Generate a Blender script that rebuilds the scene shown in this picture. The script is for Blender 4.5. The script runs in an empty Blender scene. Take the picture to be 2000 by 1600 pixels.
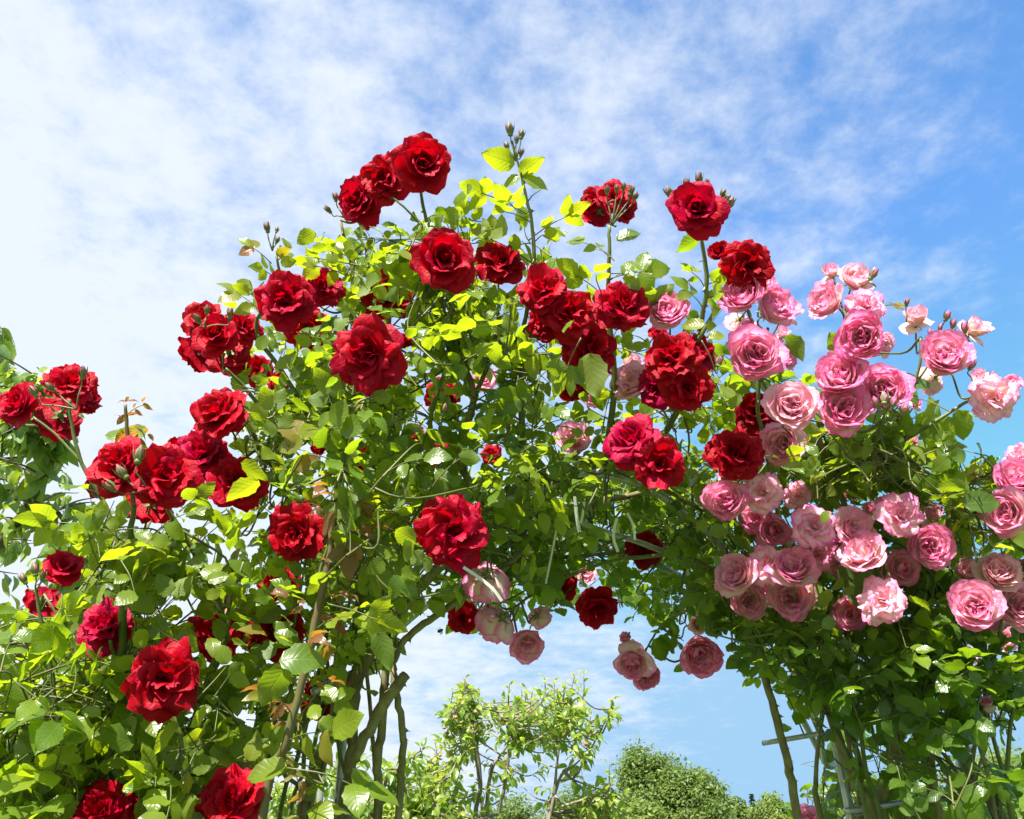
import bpy, math, random
import numpy as np
from mathutils import Vector, Matrix

R = math.radians
rng = np.random.default_rng(11)
random.seed(5)
scene = bpy.context.scene
col = scene.collection

# ------------------------------------------------------------------ camera
PITCH = R(30.0)
FPX = 1732.0                       # focal length in pixels of a 2000 x 1600 frame
CAM = np.array([0.0, 0.0, 1.5])
cam_data = bpy.data.cameras.new("camera")
cam_data.sensor_fit = 'HORIZONTAL'
cam_data.sensor_width = 36.0
cam_data.lens = 36.0 * FPX / 2000.0
cam_data.clip_start = 0.05
cam_data.clip_end = 3000.0
cam = bpy.data.objects.new("camera", cam_data)
cam.location = CAM
cam.rotation_euler = (math.pi / 2 + PITCH, 0, 0)
col.objects.link(cam)
scene.camera = cam

# ------------------------------------------------------------------ light
SUN_EL, SUN_AZ = R(48.0), R(-160.0)        # azimuth from +Y towards +X
sun_vec = Vector((math.cos(SUN_EL) * math.sin(SUN_AZ), math.cos(SUN_EL) * math.cos(SUN_AZ), math.sin(SUN_EL)))
sd = bpy.data.lights.new("sun", 'SUN')
sd.energy = 5.0
sd.angle = R(0.53)
sd.color = (1.0, 0.955, 0.88)
so = bpy.data.objects.new("sun", sd)
so.rotation_euler = sun_vec.to_track_quat('Z', 'Y').to_euler()
so.location = (0, 0, 30)
col.objects.link(so)

scene.view_settings.view_transform = 'Standard'
scene.view_settings.look = 'None'
scene.view_settings.exposure = 1.48
scene.view_settings.gamma = 1.0
scene.view_settings.use_curve_mapping = False
scene.cycles.max_bounces = 8
scene.cycles.transmission_bounces = 6
scene.cycles.diffuse_bounces = 5
scene.cycles.transparent_max_bounces = 6

# ------------------------------------------------------------------ node helper
class NT:
    def __init__(s, tree):
        s.t = tree
        s.n = tree.nodes
        s.n.clear()

    def node(s, typ, ins=None, **props):
        nd = s.n.new(typ)
        for k, v in props.items():
            setattr(nd, k, v)
        for k, v in (ins or {}).items():
            sock = nd.inputs[k]
            if hasattr(v, 'is_output'):
                s.t.links.new(v, sock)
            else:
                sock.default_value = v
        return nd

    def math(s, op, a, b=0.0, c=0.0, clamp=False):
        nd = s.node('ShaderNodeMath', {0: a, 1: b, 2: c}, operation=op)
        nd.use_clamp = clamp
        return nd.outputs[0]

    def mix(s, f, a, b, blend='MIX'):
        nd = s.n.new('ShaderNodeMix')
        nd.data_type = 'RGBA'
        nd.blend_type = blend
        for k, v in ((0, f), (6, a), (7, b)):
            if hasattr(v, 'is_output'):
                s.t.links.new(v, nd.inputs[k])
            else:
                nd.inputs[k].default_value = v
        return nd.outputs[2]

    def ramp(s, f, stops, interp='LINEAR'):
        nd = s.n.new('ShaderNodeValToRGB')
        s.t.links.new(f, nd.inputs[0])
        el = nd.color_ramp.elements
        nd.color_ramp.interpolation = interp
        while len(el) < len(stops):
            el.new(0.5)
        for e, (p, c) in zip(el, stops):
            e.position = p
            e.color = c
        return nd.outputs[0]

def g(x):
    return (x, x, x, 1)

# ------------------------------------------------------------------ world sky
world = bpy.data.worlds.new("World")
scene.world = world
world.use_nodes = True
w = NT(world.node_tree)
sky = w.node('ShaderNodeTexSky', sky_type='NISHITA')
sky.sun_disc = False
sky.sun_elevation = SUN_EL
sky.sun_rotation = SUN_AZ
sky.altitude = 2200
sky.air_density = 1.0
sky.dust_density = 0.12
sky.ozone_density = 1.3
tc = w.node('ShaderNodeTexCoord')
sep = w.node('ShaderNodeSeparateXYZ', {0: tc.outputs['Generated']})
zz = w.math('MAXIMUM', w.math('ADD', sep.outputs[2], 0.10), 0.06)
px = w.math('DIVIDE', sep.outputs[0], zz)
py = w.math('DIVIDE', sep.outputs[1], zz)
pv = w.node('ShaderNodeCombineXYZ', {0: px, 1: py, 2: 0.0}).outputs[0]
big = w.node('ShaderNodeTexNoise', {'Vector': pv, 'Scale': 0.9, 'Detail': 3.0, 'Roughness': 0.5}).outputs[0]
pw = w.node('ShaderNodeMapping', {'Vector': pv, 'Rotation': (0, 0, R(35)), 'Scale': (1.0, 0.85, 1.0)}).outputs[0]
mid = w.node('ShaderNodeTexNoise', {'Vector': pw, 'Scale': 4.2, 'Detail': 9.0, 'Roughness': 0.58, 'Distortion': 0.2}).outputs[0]
fine = w.node('ShaderNodeTexNoise', {'Vector': pv, 'Scale': 12.0, 'Detail': 9.0, 'Roughness': 0.66, 'Distortion': 0.15}).outputs[0]
# an open cloud sheet that thins out towards the drier air in the east (+X)
bank = w.math('MULTIPLY_ADD', px, -0.52, 0.01)
cov = w.math('ADD', w.math('MULTIPLY_ADD', big, 0.9, -0.45), bank)
cov = w.math('MULTIPLY_ADD', mid, 1.05, w.math('ADD', cov, 0.10))
cov = w.math('MULTIPLY_ADD', fine, 0.95, w.math('SUBTRACT', cov, 0.165))
dens = w.node('ShaderNodeMapRange', {'Value': cov, 'From Min': 0.50, 'From Max': 1.34, 'To Min': 0.06, 'To Max': 0.93}, interpolation_type='SMOOTHSTEP').outputs[0]
skyb = w.node('ShaderNodeHueSaturation', {'Hue': 0.500, 'Saturation': 1.12, 'Value': 1.04, 'Color': sky.outputs[0]}).outputs[0]
skyb = w.mix(1.0, skyb, (0.60, 0.93, 1.05, 1), 'MULTIPLY')
skyb = w.mix(1.0, skyb, (0.90, 1.62, 2.40, 1), 'DARKEN')
mixc = w.mix(dens, skyb, (2.34, 2.52, 2.78, 1))
bg = w.node('ShaderNodeBackground', {'Color': mixc, 'Strength': 0.14})
w.node('ShaderNodeOutputWorld', {0: bg.outputs[0]})

# ------------------------------------------------------------------ materials
def new_mat(name):
    m = bpy.data.materials.new(name)
    m.use_nodes = True
    return m, NT(m.node_tree)

def tint_value(t):
    a = t.node('ShaderNodeAttribute', attribute_name='tint', attribute_type='GEOMETRY')
    b = t.node('ShaderNodeAttribute', attribute_name='tint', attribute_type='OBJECT')
    return t.math('ADD', a.outputs['Fac'], b.outputs['Fac'])

def leaf_material(name, cols, trans_cols, rough=0.29, trans=0.5, veins=7.0):
    m, t = new_mat(name)
    tint = tint_value(t)
    uv = t.node('ShaderNodeUVMap', uv_map='UVMap')
    s = t.node('ShaderNodeSeparateXYZ', {0: uv.outputs[0]})
    x = t.math('ABSOLUTE', t.math('MULTIPLY_ADD', s.outputs[0], 2.0, -1.0))
    v = s.outputs[1]
    # side veins run forward from the midrib
    ph = t.math('MULTIPLY_ADD', x, -0.28, v)
    saw = t.math('PINGPONG', t.math('MULTIPLY', ph, veins), 0.5)
    vein = t.math('SUBTRACT', 1.0, t.math('MULTIPLY', saw, 5.0), clamp=True)
    vein = t.math('MULTIPLY', vein, 0.5)
    rib = t.math('SUBTRACT', 1.0, t.math('MULTIPLY', x, 11.0), clamp=True)
    vm = t.math('MAXIMUM', vein, rib)
    co = t.node('ShaderNodeTexCoord')
    nz = t.node('ShaderNodeTexNoise', {'Vector': co.outputs['Object'], 'Scale': 45.0, 'Detail': 4.0}).outputs[0]
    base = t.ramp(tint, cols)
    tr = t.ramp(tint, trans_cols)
    blot = t.math('MULTIPLY_ADD', nz, 0.9, 0.55)
    base = t.mix(1.0, base, t.node('ShaderNodeCombineColor', {0: blot, 1: blot, 2: blot}).outputs[0], 'MULTIPLY')
    base = t.mix(t.math('MULTIPLY', vm, 0.45), base, (0.20, 0.27, 0.06, 1))
    tr = t.mix(t.math('MULTIPLY', vm, 0.35), tr, (0.20, 0.26, 0.02, 1))
    sp = t.node('ShaderNodeTexNoise', {'Vector': t.node('ShaderNodeVectorMath', {0: co.outputs['Object'], 1: t.node('ShaderNodeCombineXYZ', {0: t.math('MULTIPLY', tint, 37.0)}).outputs[0]}, operation='ADD').outputs[0], 'Scale': 7.0, 'Detail': 3.0}).outputs[0]
    spot = t.math('MULTIPLY_ADD', sp, 14.0, -9.6, clamp=True)
    base = t.mix(t.math('MULTIPLY', spot, 0.6), base, (0.10, 0.06, 0.02, 1))
    tr = t.mix(t.math('MULTIPLY', spot, 0.6), tr, (0.22, 0.12, 0.01, 1))
    hgt = t.math('MULTIPLY_ADD', vm, -0.6, t.math('MULTIPLY', saw, 0.35))
    bump = t.node('ShaderNodeBump', {'Strength': 0.25, 'Distance': 0.002, 'Height': hgt})
    geo = t.node('ShaderNodeNewGeometry')
    # the underside of a leaf is paler and duller than its top
    back = geo.outputs['Backfacing']
    base = t.mix(t.math('MULTIPLY', back, 0.35), base, (0.15, 0.20, 0.06, 1))
    rg = t.math('MULTIPLY_ADD', back, 0.25, rough)
    p = t.node('ShaderNodeBsdfPrincipled', {'Base Color': base, 'Roughness': rg, 'Normal': bump.outputs[0],
                                            'Specular IOR Level': 0.55})
    tl = t.node('ShaderNodeBsdfTranslucent', {'Color': tr, 'Normal': bump.outputs[0]})
    mx = t.node('ShaderNodeMixShader', {0: trans, 1: p.outputs[0], 2: tl.outputs[0]})
    t.node('ShaderNodeOutputMaterial', {0: mx.outputs[0]})
    return m

# tint 0 = old dark leaf, also shade painted into lower foliage ... 0.8 = young yellow-green, 0.9+ = bronze new growth
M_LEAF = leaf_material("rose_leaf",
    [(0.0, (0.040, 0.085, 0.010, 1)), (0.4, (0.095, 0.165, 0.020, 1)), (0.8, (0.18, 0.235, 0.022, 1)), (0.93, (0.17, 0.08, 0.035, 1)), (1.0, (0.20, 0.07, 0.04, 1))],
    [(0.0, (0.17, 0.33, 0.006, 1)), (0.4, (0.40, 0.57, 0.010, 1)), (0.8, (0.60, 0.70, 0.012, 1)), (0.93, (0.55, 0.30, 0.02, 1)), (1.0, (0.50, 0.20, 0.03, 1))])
M_PEAR = leaf_material("pear_leaf",
    [(0.0, (0.07, 0.14, 0.025, 1)), (0.6, (0.14, 0.22, 0.03, 1)), (1.0, (0.30, 0.32, 0.06, 1))],
    [(0.0, (0.26, 0.46, 0.03, 1)), (0.6, (0.48, 0.68, 0.05, 1)), (1.0, (0.72, 0.76, 0.08, 1))], rough=0.3, trans=0.45)
M_CHERRY = leaf_material("cherry_leaf",
    [(0.0, (0.06, 0.12, 0.035, 1)), (0.6, (0.11, 0.19, 0.045, 1)), (1.0, (0.18, 0.26, 0.06, 1))],
    [(0.0, (0.25, 0.42, 0.02, 1)), (0.6, (0.42, 0.58, 0.03, 1)), (1.0, (0.60, 0.70, 0.04, 1))], rough=0.30, trans=0.42)

def far_leaf_material(name, a, b, tr):
    m, t = new_mat(name)
    tint = tint_value(t)
    base = t.ramp(tint, [(0.0, a), (1.0, b)])
    p = t.node('ShaderNodeBsdfPrincipled', {'Base Color': base, 'Roughness': 0.55})
    tl = t.node('ShaderNodeBsdfTranslucent', {'Color': tr})
    mx = t.node('ShaderNodeMixShader', {0: 0.35, 1: p.outputs[0], 2: tl.outputs[0]})
    t.node('ShaderNodeOutputMaterial', {0: mx.outputs[0]})
    return m

M_OAK = far_leaf_material("broadleaf_foliage", (0.07, 0.12, 0.025, 1), (0.15, 0.21, 0.045, 1), (0.30, 0.42, 0.05, 1))
M_LIME = far_leaf_material("pale_foliage", (0.09, 0.15, 0.025, 1), (0.19, 0.25, 0.05, 1), (0.36, 0.46, 0.05, 1))
M_SPRUCE = far_leaf_material("spruce_needles", (0.02, 0.05, 0.03, 1), (0.04, 0.08, 0.04, 1), (0.05, 0.10, 0.04, 1))

def petal_material(name, kind):
    m, t = new_mat(name)
    tint = tint_value(t)
    uv = t.node('ShaderNodeUVMap', uv_map='UVMap')
    s = t.node('ShaderNodeSeparateXYZ', {0: uv.outputs[0]})
    x = t.math('ABSOLUTE', t.math('MULTIPLY_ADD', s.outputs[0], 2.0, -1.0))
    v = s.outputs[1]
    co = t.node('ShaderNodeTexCoord')
    nz = t.node('ShaderNodeTexNoise', {'Vector': co.outputs['Object'], 'Scale': 5.0, 'Detail': 4.0, 'Roughness': 0.6}).outputs[0]
    st = t.node('ShaderNodeCombineXYZ', {0: t.math('MULTIPLY', s.outputs[0], 30.0), 1: t.math('MULTIPLY', v, 2.0), 2: 0.0}).outputs[0]
    streak = t.node('ShaderNodeTexNoise', {'Vector': st, 'Scale': 1.0, 'Detail': 3.0}).outputs[0]
    if kind == 'red':
        base = t.ramp(tint, [(0.0, (0.25, 0.0003, 0.004, 1)), (0.5, (0.41, 0.0004, 0.011, 1)), (1.0, (0.37, 0.0008, 0.055, 1))])
        tr = t.ramp(tint, [(0.0, (0.42, 0.0003, 0.002, 1)), (0.5, (0.72, 0.0005, 0.008, 1)), (1.0, (0.65, 0.0008, 0.05, 1))])
        k = t.math('MULTIPLY_ADD', streak, 0.5, 0.75)
        base = t.mix(1.0, base, t.node('ShaderNodeCombineColor', {0: k, 1: k, 2: k}).outputs[0], 'MULTIPLY')
        edge = t.math('MULTIPLY_ADD', t.math('MAXIMUM', x, v), 12.0, -11.0, clamp=True)
        base = t.mix(t.math('MULTIPLY', edge, 0.35), base, (0.55, 0.01, 0.09, 1))
        sheen, sheen_col, tw, rough = 0.16, (1.0, 0.03, 0.25, 1), 0.30, 0.45
    else:
        ed = t.math('MAXIMUM', t.math('MULTIPLY', x, 0.93), v)
        ed = t.math('MULTIPLY_ADD', nz, 0.35, t.math('MULTIPLY_ADD', ed, 1.0, -0.17))
        ed = t.math('MULTIPLY_ADD', streak, 0.16, t.math('SUBTRACT', ed, 0.08))
        ed = t.math('ADD', ed, t.math('MULTIPLY_ADD', tint, 0.27, -0.34))
        base = t.ramp(ed, [(0.0, (0.92, 0.62, 0.36, 1)), (0.26, (0.95, 0.78, 0.72, 1)), (0.50, (0.95, 0.66, 0.76, 1)),
                           (0.70, (0.93, 0.38, 0.60, 1)), (0.90, (0.82, 0.08, 0.40, 1)), (1.0, (0.72, 0.03, 0.30, 1))])
        tr = t.ramp(ed, [(0.0, (0.95, 0.60, 0.34, 1)), (0.45, (0.97, 0.64, 0.60, 1)), (0.72, (0.95, 0.36, 0.56, 1)), (1.0, (0.82, 0.05, 0.34, 1))])
        sheen, sheen_col, tw, rough = 0.10, (1, 0.8, 0.9, 1), 0.42, 0.5
    bump = t.node('ShaderNodeBump', {'Strength': 0.25, 'Distance': 0.02, 'Height': t.math('MULTIPLY_ADD', nz, 1.2, t.math('MULTIPLY', streak, 0.5))})
    p = t.node('ShaderNodeBsdfPrincipled', {'Base Color': base, 'Roughness': rough, 'Specular IOR Level': 0.16 if kind == 'red' else 0.3,
                                            'Sheen Weight': sheen, 'Sheen Roughness': 0.35, 'Sheen Tint': sheen_col, 'Normal': bump.outputs[0]})
    tl = t.node('ShaderNodeBsdfTranslucent', {'Color': tr})
    mx = t.node('ShaderNodeMixShader', {0: tw, 1: p.outputs[0], 2: tl.outputs[0]})
    t.node('ShaderNodeOutputMaterial', {0: mx.outputs[0]})
    return m

M_RED = petal_material("red_petal", 'red')
M_PINK = petal_material("pink_petal", 'pink')

def noise_material(name, stops, scale=30.0, rough=0.6, stretch=(1, 1, 1), bump=0.3, metallic=0.0, detail=5.0):
    m, t = new_mat(name)
    co = t.node('ShaderNodeTexCoord')
    mp = t.node('ShaderNodeMapping', {'Vector': co.outputs['Object'], 'Scale': stretch})
    nz = t.node('ShaderNodeTexNoise', {'Vector': mp.outputs[0], 'Scale': scale, 'Detail': detail, 'Roughness': 0.65}).outputs[0]
    base = t.ramp(nz, stops)
    bp = t.node('ShaderNodeBump', {'Strength': bump, 'Distance': 0.004, 'Height': nz})
    p = t.node('ShaderNodeBsdfPrincipled', {'Base Color': base, 'Roughness': rough, 'Metallic': metallic, 'Normal': bp.outputs[0]})
    t.node('ShaderNodeOutputMaterial', {0: p.outputs[0]})
    return m

M_CANE = noise_material("old_cane_bark", [(0.3, (0.09, 0.065, 0.03, 1)), (0.5, (0.19, 0.16, 0.065, 1)), (0.7, (0.26, 0.24, 0.11, 1))], 40, 0.7, (1, 1, 0.35))
M_GREEN_CANE = noise_material("green_cane", [(0.3, (0.07, 0.10, 0.022, 1)), (0.55, (0.13, 0.16, 0.04, 1)), (0.75, (0.15, 0.10, 0.05, 1))], 22, 0.5, (1, 1, 0.4), 0.15)
M_MAUVE_CANE = noise_material("mauve_cane", [(0.3, (0.10, 0.045, 0.035, 1)), (0.48, (0.13, 0.10, 0.045, 1)), (0.65, (0.10, 0.12, 0.03, 1))], 14, 0.45, (1, 1, 0.4), 0.12)
M_TWIG = noise_material("green_twig", [(0.3, (0.06, 0.075, 0.018, 1)), (0.6, (0.11, 0.12, 0.03, 1)), (0.8, (0.13, 0.07, 0.035, 1))], 20, 0.5, bump=0.05)
M_SEPAL = noise_material("sepal", [(0.3, (0.10, 0.14, 0.04, 1)), (0.6, (0.18, 0.22, 0.08, 1)), (0.8, (0.20, 0.12, 0.07, 1))], 60, 0.5, bump=0.05)
M_BUD_DARK = noise_material("dark_bud", [(0.3, (0.12, 0.03, 0.04, 1)), (0.55, (0.26, 0.10, 0.10, 1)), (0.8, (0.30, 0.24, 0.14, 1))], 50, 0.5, bump=0.1)
M_BARK = noise_material("tree_bark", [(0.3, (0.11, 0.085, 0.06, 1)), (0.55, (0.24, 0.20, 0.15, 1)), (0.75, (0.36, 0.32, 0.25, 1))], 18, 0.8, (1, 1, 0.4), 0.4)
M_DARKBARK = noise_material("dark_bark", [(0.3, (0.06, 0.045, 0.03, 1)), (0.7, (0.16, 0.12, 0.09, 1))], 14, 0.85, (1, 1, 0.4), 0.4)
M_STEEL = noise_material("galvanised_tube", [(0.3, (0.30, 0.30, 0.30, 1)), (0.6, (0.52, 0.52, 0.51, 1)), (0.8, (0.60, 0.60, 0.58, 1))], 25, 0.42, bump=0.05, metallic=0.75)
M_TIE = noise_material("white_plastic", [(0.3, (0.42, 0.44, 0.36, 1)), (0.7, (0.60, 0.61, 0.52, 1))], 30, 0.4, bump=0.02)
M_FRUIT = noise_material("young_pear_skin", [(0.3, (0.22, 0.20, 0.06, 1)), (0.5, (0.34, 0.11, 0.09, 1)), (0.75, (0.28, 0.06, 0.07, 1))], 9, 0.4, bump=0.03)
M_CHERRYFRUIT = noise_material("unripe_cherry_skin", [(0.3, (0.55, 0.42, 0.10, 1)), (0.7, (0.62, 0.30, 0.10, 1))], 9, 0.3, bump=0.02)
M_BEE = noise_material("insect_fur", [(0.4, (0.012, 0.010, 0.010, 1)), (0.7, (0.05, 0.035, 0.02, 1))], 200, 0.8)
M_GRASS = noise_material("lawn", [(0.3, (0.035, 0.075, 0.018, 1)), (0.55, (0.07, 0.12, 0.028, 1)), (0.8, (0.11, 0.15, 0.045, 1))], 1.4, 0.9, bump=0.4, detail=10)
m, t = new_mat("insect_wing")
p_ = t.node('ShaderNodeBsdfPrincipled', {'Base Color': (0.5, 0.5, 0.5, 1), 'Roughness': 0.2, 'Alpha': 0.35})
t.node('ShaderNodeOutputMaterial', {0: p_.outputs[0]})
M_WING = m

# ------------------------------------------------------------------ geometry helpers
CF = np.array([0, math.cos(PITCH), math.sin(PITCH)])
CR = np.array([1.0, 0, 0])
CU = np.array([0, -math.sin(PITCH), math.cos(PITCH)])

def P(u, v, d):
    """a point of the garden: photo direction (2000 x 1600) and distance in metres along the view axis"""
    return CAM + CF * d + CR * ((u - 1000.0) / FPX * d) - CU * ((v - 800.0) / FPX * d)

def proj(p):
    q = np.asarray(p) - CAM
    d = q @ CF
    return np.stack([1000 + FPX * (q @ CR) / d, 800 - FPX * (q @ CU) / d, d], -1)

def unit(v):
    v = np.asarray(v, float)
    return v / (np.linalg.norm(v) + 1e-12)

def tag(o, label=None, cat=None, group=None, kind=None):
    if label: o["label"] = label
    if cat: o["category"] = cat
    if group: o["group"] = group
    if kind: o["kind"] = kind
    return o

def empty(name, loc=(0, 0, 0), parent=None):
    o = bpy.data.objects.new(name, None)
    o.empty_display_size = 0.05
    col.objects.link(o)
    if parent: o.parent = parent
    o.location = loc
    return o

def link(name, me, parent=None, mat=None):
    o = bpy.data.objects.new(name, me)
    if mat and not me.materials:
        me.materials.append(mat)
    col.objects.link(o)
    if parent: o.parent = parent
    return o

class MB:
    """collects vertices, faces, uvs and tints of one mesh"""
    def __init__(s):
        s.v, s.f, s.uv, s.t, s.n = [], [], [], [], 0

    def add(s, v, f, uv=None, tint=0.0):
        v = np.asarray(v, float)
        s.v.append(v)
        s.f.extend([tuple(i + s.n for i in q) for q in f])
        s.uv.append(np.zeros((len(v), 2)) if uv is None else uv)
        s.t.append(np.full(len(v), tint))
        s.n += len(v)

    def mesh(s, name, mat=None, smooth=True, origin=(0, 0, 0)):
        me = bpy.data.meshes.new(name)
        V = np.concatenate(s.v) - np.asarray(origin)
        me.from_pydata(V.tolist(), [], s.f)
        uvs = np.concatenate(s.uv)
        ul = me.uv_layers.new(name="UVMap")
        li = np.zeros(len(me.loops), dtype=np.int32)
        me.loops.foreach_get("vertex_index", li)
        ul.data.foreach_set("uv", uvs[li].astype(np.float32).ravel())
        tt = np.concatenate(s.t)
        if np.any(tt != 0):
            at = me.attributes.new("tint", 'FLOAT', 'POINT')
            at.data.foreach_set("value", tt.astype(np.float32))
        me.polygons.foreach_set("use_smooth", np.full(len(me.polygons), smooth))
        if mat: me.materials.append(mat)
        me.update()
        return me

def catmull(pts, n=6):
    pts = np.asarray(pts, float)
    if len(pts) < 3:
        k = np.linspace(0, 1, n + 1)[:, None]
        return pts[0] * (1 - k) + pts[-1] * k
    ext = np.vstack([2 * pts[0] - pts[1], pts, 2 * pts[-1] - pts[-2]])
    out = []
    tt = np.linspace(0, 1, n, endpoint=False)[:, None]
    for i in range(1, len(ext) - 2):
        a, b, c, d = ext[i - 1:i + 3]
        out.append(0.5 * ((2 * b) + (c - a) * tt + (2 * a - 5 * b + 4 * c - d) * tt ** 2 + (3 * b - a - 3 * c + d) * tt ** 3))
    out.append(pts[-1:])
    return np.vstack(out)

def tube(mb, pts, rad, sides=6, knob=0.0, cap=True):
    pts = np.asarray(pts, float)
    n = len(pts)
    rad = np.interp(np.linspace(0, 1, n), np.linspace(0, 1, len(np.atleast_1d(rad))), np.atleast_1d(rad))
    tan = np.gradient(pts, axis=0)
    tan /= np.linalg.norm(tan, axis=1, keepdims=True) + 1e-12
    nrm = unit(np.cross(tan[0], [0.31, 0.57, 0.76]))
    ang = np.linspace(0, 2 * math.pi, sides, endpoint=False)
    V = np.zeros((n, sides, 3))
    for i in range(n):
        nrm = unit(nrm - tan[i] * (nrm @ tan[i]))
        bi = np.cross(tan[i], nrm)
        rr = rad[i] * (1 + (knob * rng.normal(size=sides) if knob else 0))
        V[i] = pts[i] + (np.cos(ang) * rr)[:, None] * nrm + (np.sin(ang) * rr)[:, None] * bi
    F = []
    for i in range(n - 1):
        for j in range(sides):
            k = (j + 1) % sides
            F.append((i * sides + j, i * sides + k, (i + 1) * sides + k, (i + 1) * sides + j))
    if cap:
        F.append(tuple(range(sides - 1, -1, -1)))
        F.append(tuple((n - 1) * sides + j for j in range(sides)))
    uv = np.zeros((n * sides, 2))
    mb.add(V.reshape(-1, 3), F, uv)

def thorn(mb, base, out, along, size):
    """a hooked rose prickle: flat wide base, tip bent down"""
    side = unit(np.cross(out, along))
    b = [base + along * size * 0.55, base + side * size * 0.16, base - along * size * 0.55, base - side * size * 0.16]
    m = base + out * size * 0.5 - along * size * 0.12
    r2 = size * 0.13
    mid = [m + along * r2, m + side * r2 * 0.6, m - along * r2, m - side * r2 * 0.6]
    tip = base + out * size * 0.95 - along * size * 0.4
    V = b + mid + [tip]
    F = [(i, (i + 1) % 4, 4 + (i + 1) % 4, 4 + i) for i in range(4)] + [(4 + i, 4 + (i + 1) % 4, 8) for i in range(4)]
    mb.add(V, F)

def in_poly(u, v, poly):
    poly = np.asarray(poly, float)
    inside = np.zeros(np.shape(u), bool)
    x1, y1 = poly[:, 0], poly[:, 1]
    x2, y2 = np.roll(x1, -1), np.roll(y1, -1)
    for a, b, c, d in zip(x1, y1, x2, y2):
        hit = ((b > v) != (d > v)) & (u < (c - a) * (v - b) / (d - b + 1e-12) + a)
        inside ^= hit
    return inside

# ------------------------------------------------------------------ leaf blades
def leaf_blade(rows, width, fold, bend, twist, serr, tipk, seed, wave=0.03):
    """one blade: base at the origin, +Y to the tip, +Z its upper side, length 1"""
    r = np.random.default_rng(seed)
    ts = np.linspace(0, 1, rows)
    cs = np.array([-1, -0.52, 0, 0.52, 1.0])
    V = np.zeros((rows, 5, 3)); UV = np.zeros((rows, 5, 2))
    ph = r.uniform(0, 6.28)
    ang = 0.0; y = z = 0.0
    for i, tt in enumerate(ts):
        ww = width * 0.5 * (math.sin(math.pi * min(tt, 1) ** 0.82) ** 0.72 if 0 < tt < 1 else 0.0)
        ww *= 1 - tipk * max(0, tt - 0.55)
        ww = max(ww, 0.006)
        if i:
            ang = bend * (tt ** 1.3)
            y += math.cos(ang) / (rows - 1); z -= math.sin(ang) / (rows - 1)
        tw = twist * tt
        for j, c in enumerate(cs):
            e = 1.0
            if abs(c) == 1 and 0 < i < rows - 1:
                e += serr * (1 if i % 2 else -1)
            xx = c * ww * e
            zz_ = abs(xx) * fold + wave * abs(c) * math.sin(ph + 9 * tt + c * 2)
            V[i, j] = (xx * math.cos(tw), y - (0.03 * abs(c) if abs(c) == 1 and i % 2 else 0), z + zz_ + xx * math.sin(tw))
            UV[i, j] = ((c + 1) / 2, tt)
    F = []
    for i in range(rows - 1):
        for j in range(4):
            F.append((i * 5 + j, i * 5 + j + 1, (i + 1) * 5 + j + 1, (i + 1) * 5 + j))
    return V.reshape(-1, 3), F, UV.reshape(-1, 2)

ROSE_BANK = [leaf_blade(10, 0.60 + 0.05 * (k % 4), 0.10 + 0.08 * (k % 3), 0.15 + 0.16 * (k % 5), (-0.3, 0.0, 0.35)[k % 3], 0.06, 0.25, k) for k in range(10)]
BRONZE_BANK = [leaf_blade(9, 0.40, 0.35, 0.9 + 0.2 * k, 0.2, 0.05, 0.5, 40 + k) for k in range(4)]
PEAR_BANK = [leaf_blade(7, 0.42 + 0.05 * (k % 3), 0.35, 0.5 + 0.22 * (k % 5), 0.2 * (k % 3 - 1), 0.02, 0.35, 60 + k) for k in range(8)]
CHERRY_BANK = [leaf_blade(7, 0.40 + 0.05 * (k % 3), 0.30, 0.45 + 0.22 * (k % 5), 0.3 * (k % 3 - 1), 0.04, 0.5, 80 + k) for k in range(8)]
BANKS = {'rose': ROSE_BANK, 'bronze': BRONZE_BANK, 'pear': PEAR_BANK, 'cherry': CHERRY_BANK}
BANK_MAT = {'rose': M_LEAF, 'bronze': M_LEAF, 'pear': M_PEAR, 'cherry': M_CHERRY}
BANK_MESH = {}
def bank_mesh(kind, k):
    if (kind, k) not in BANK_MESH:
        mb = MB(); v, f, uv = BANKS[kind][k]; mb.add(v, f, uv)
        BANK_MESH[(kind, k)] = mb.mesh("leaf", BANK_MAT[kind])
    return BANK_MESH[(kind, k)]

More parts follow.
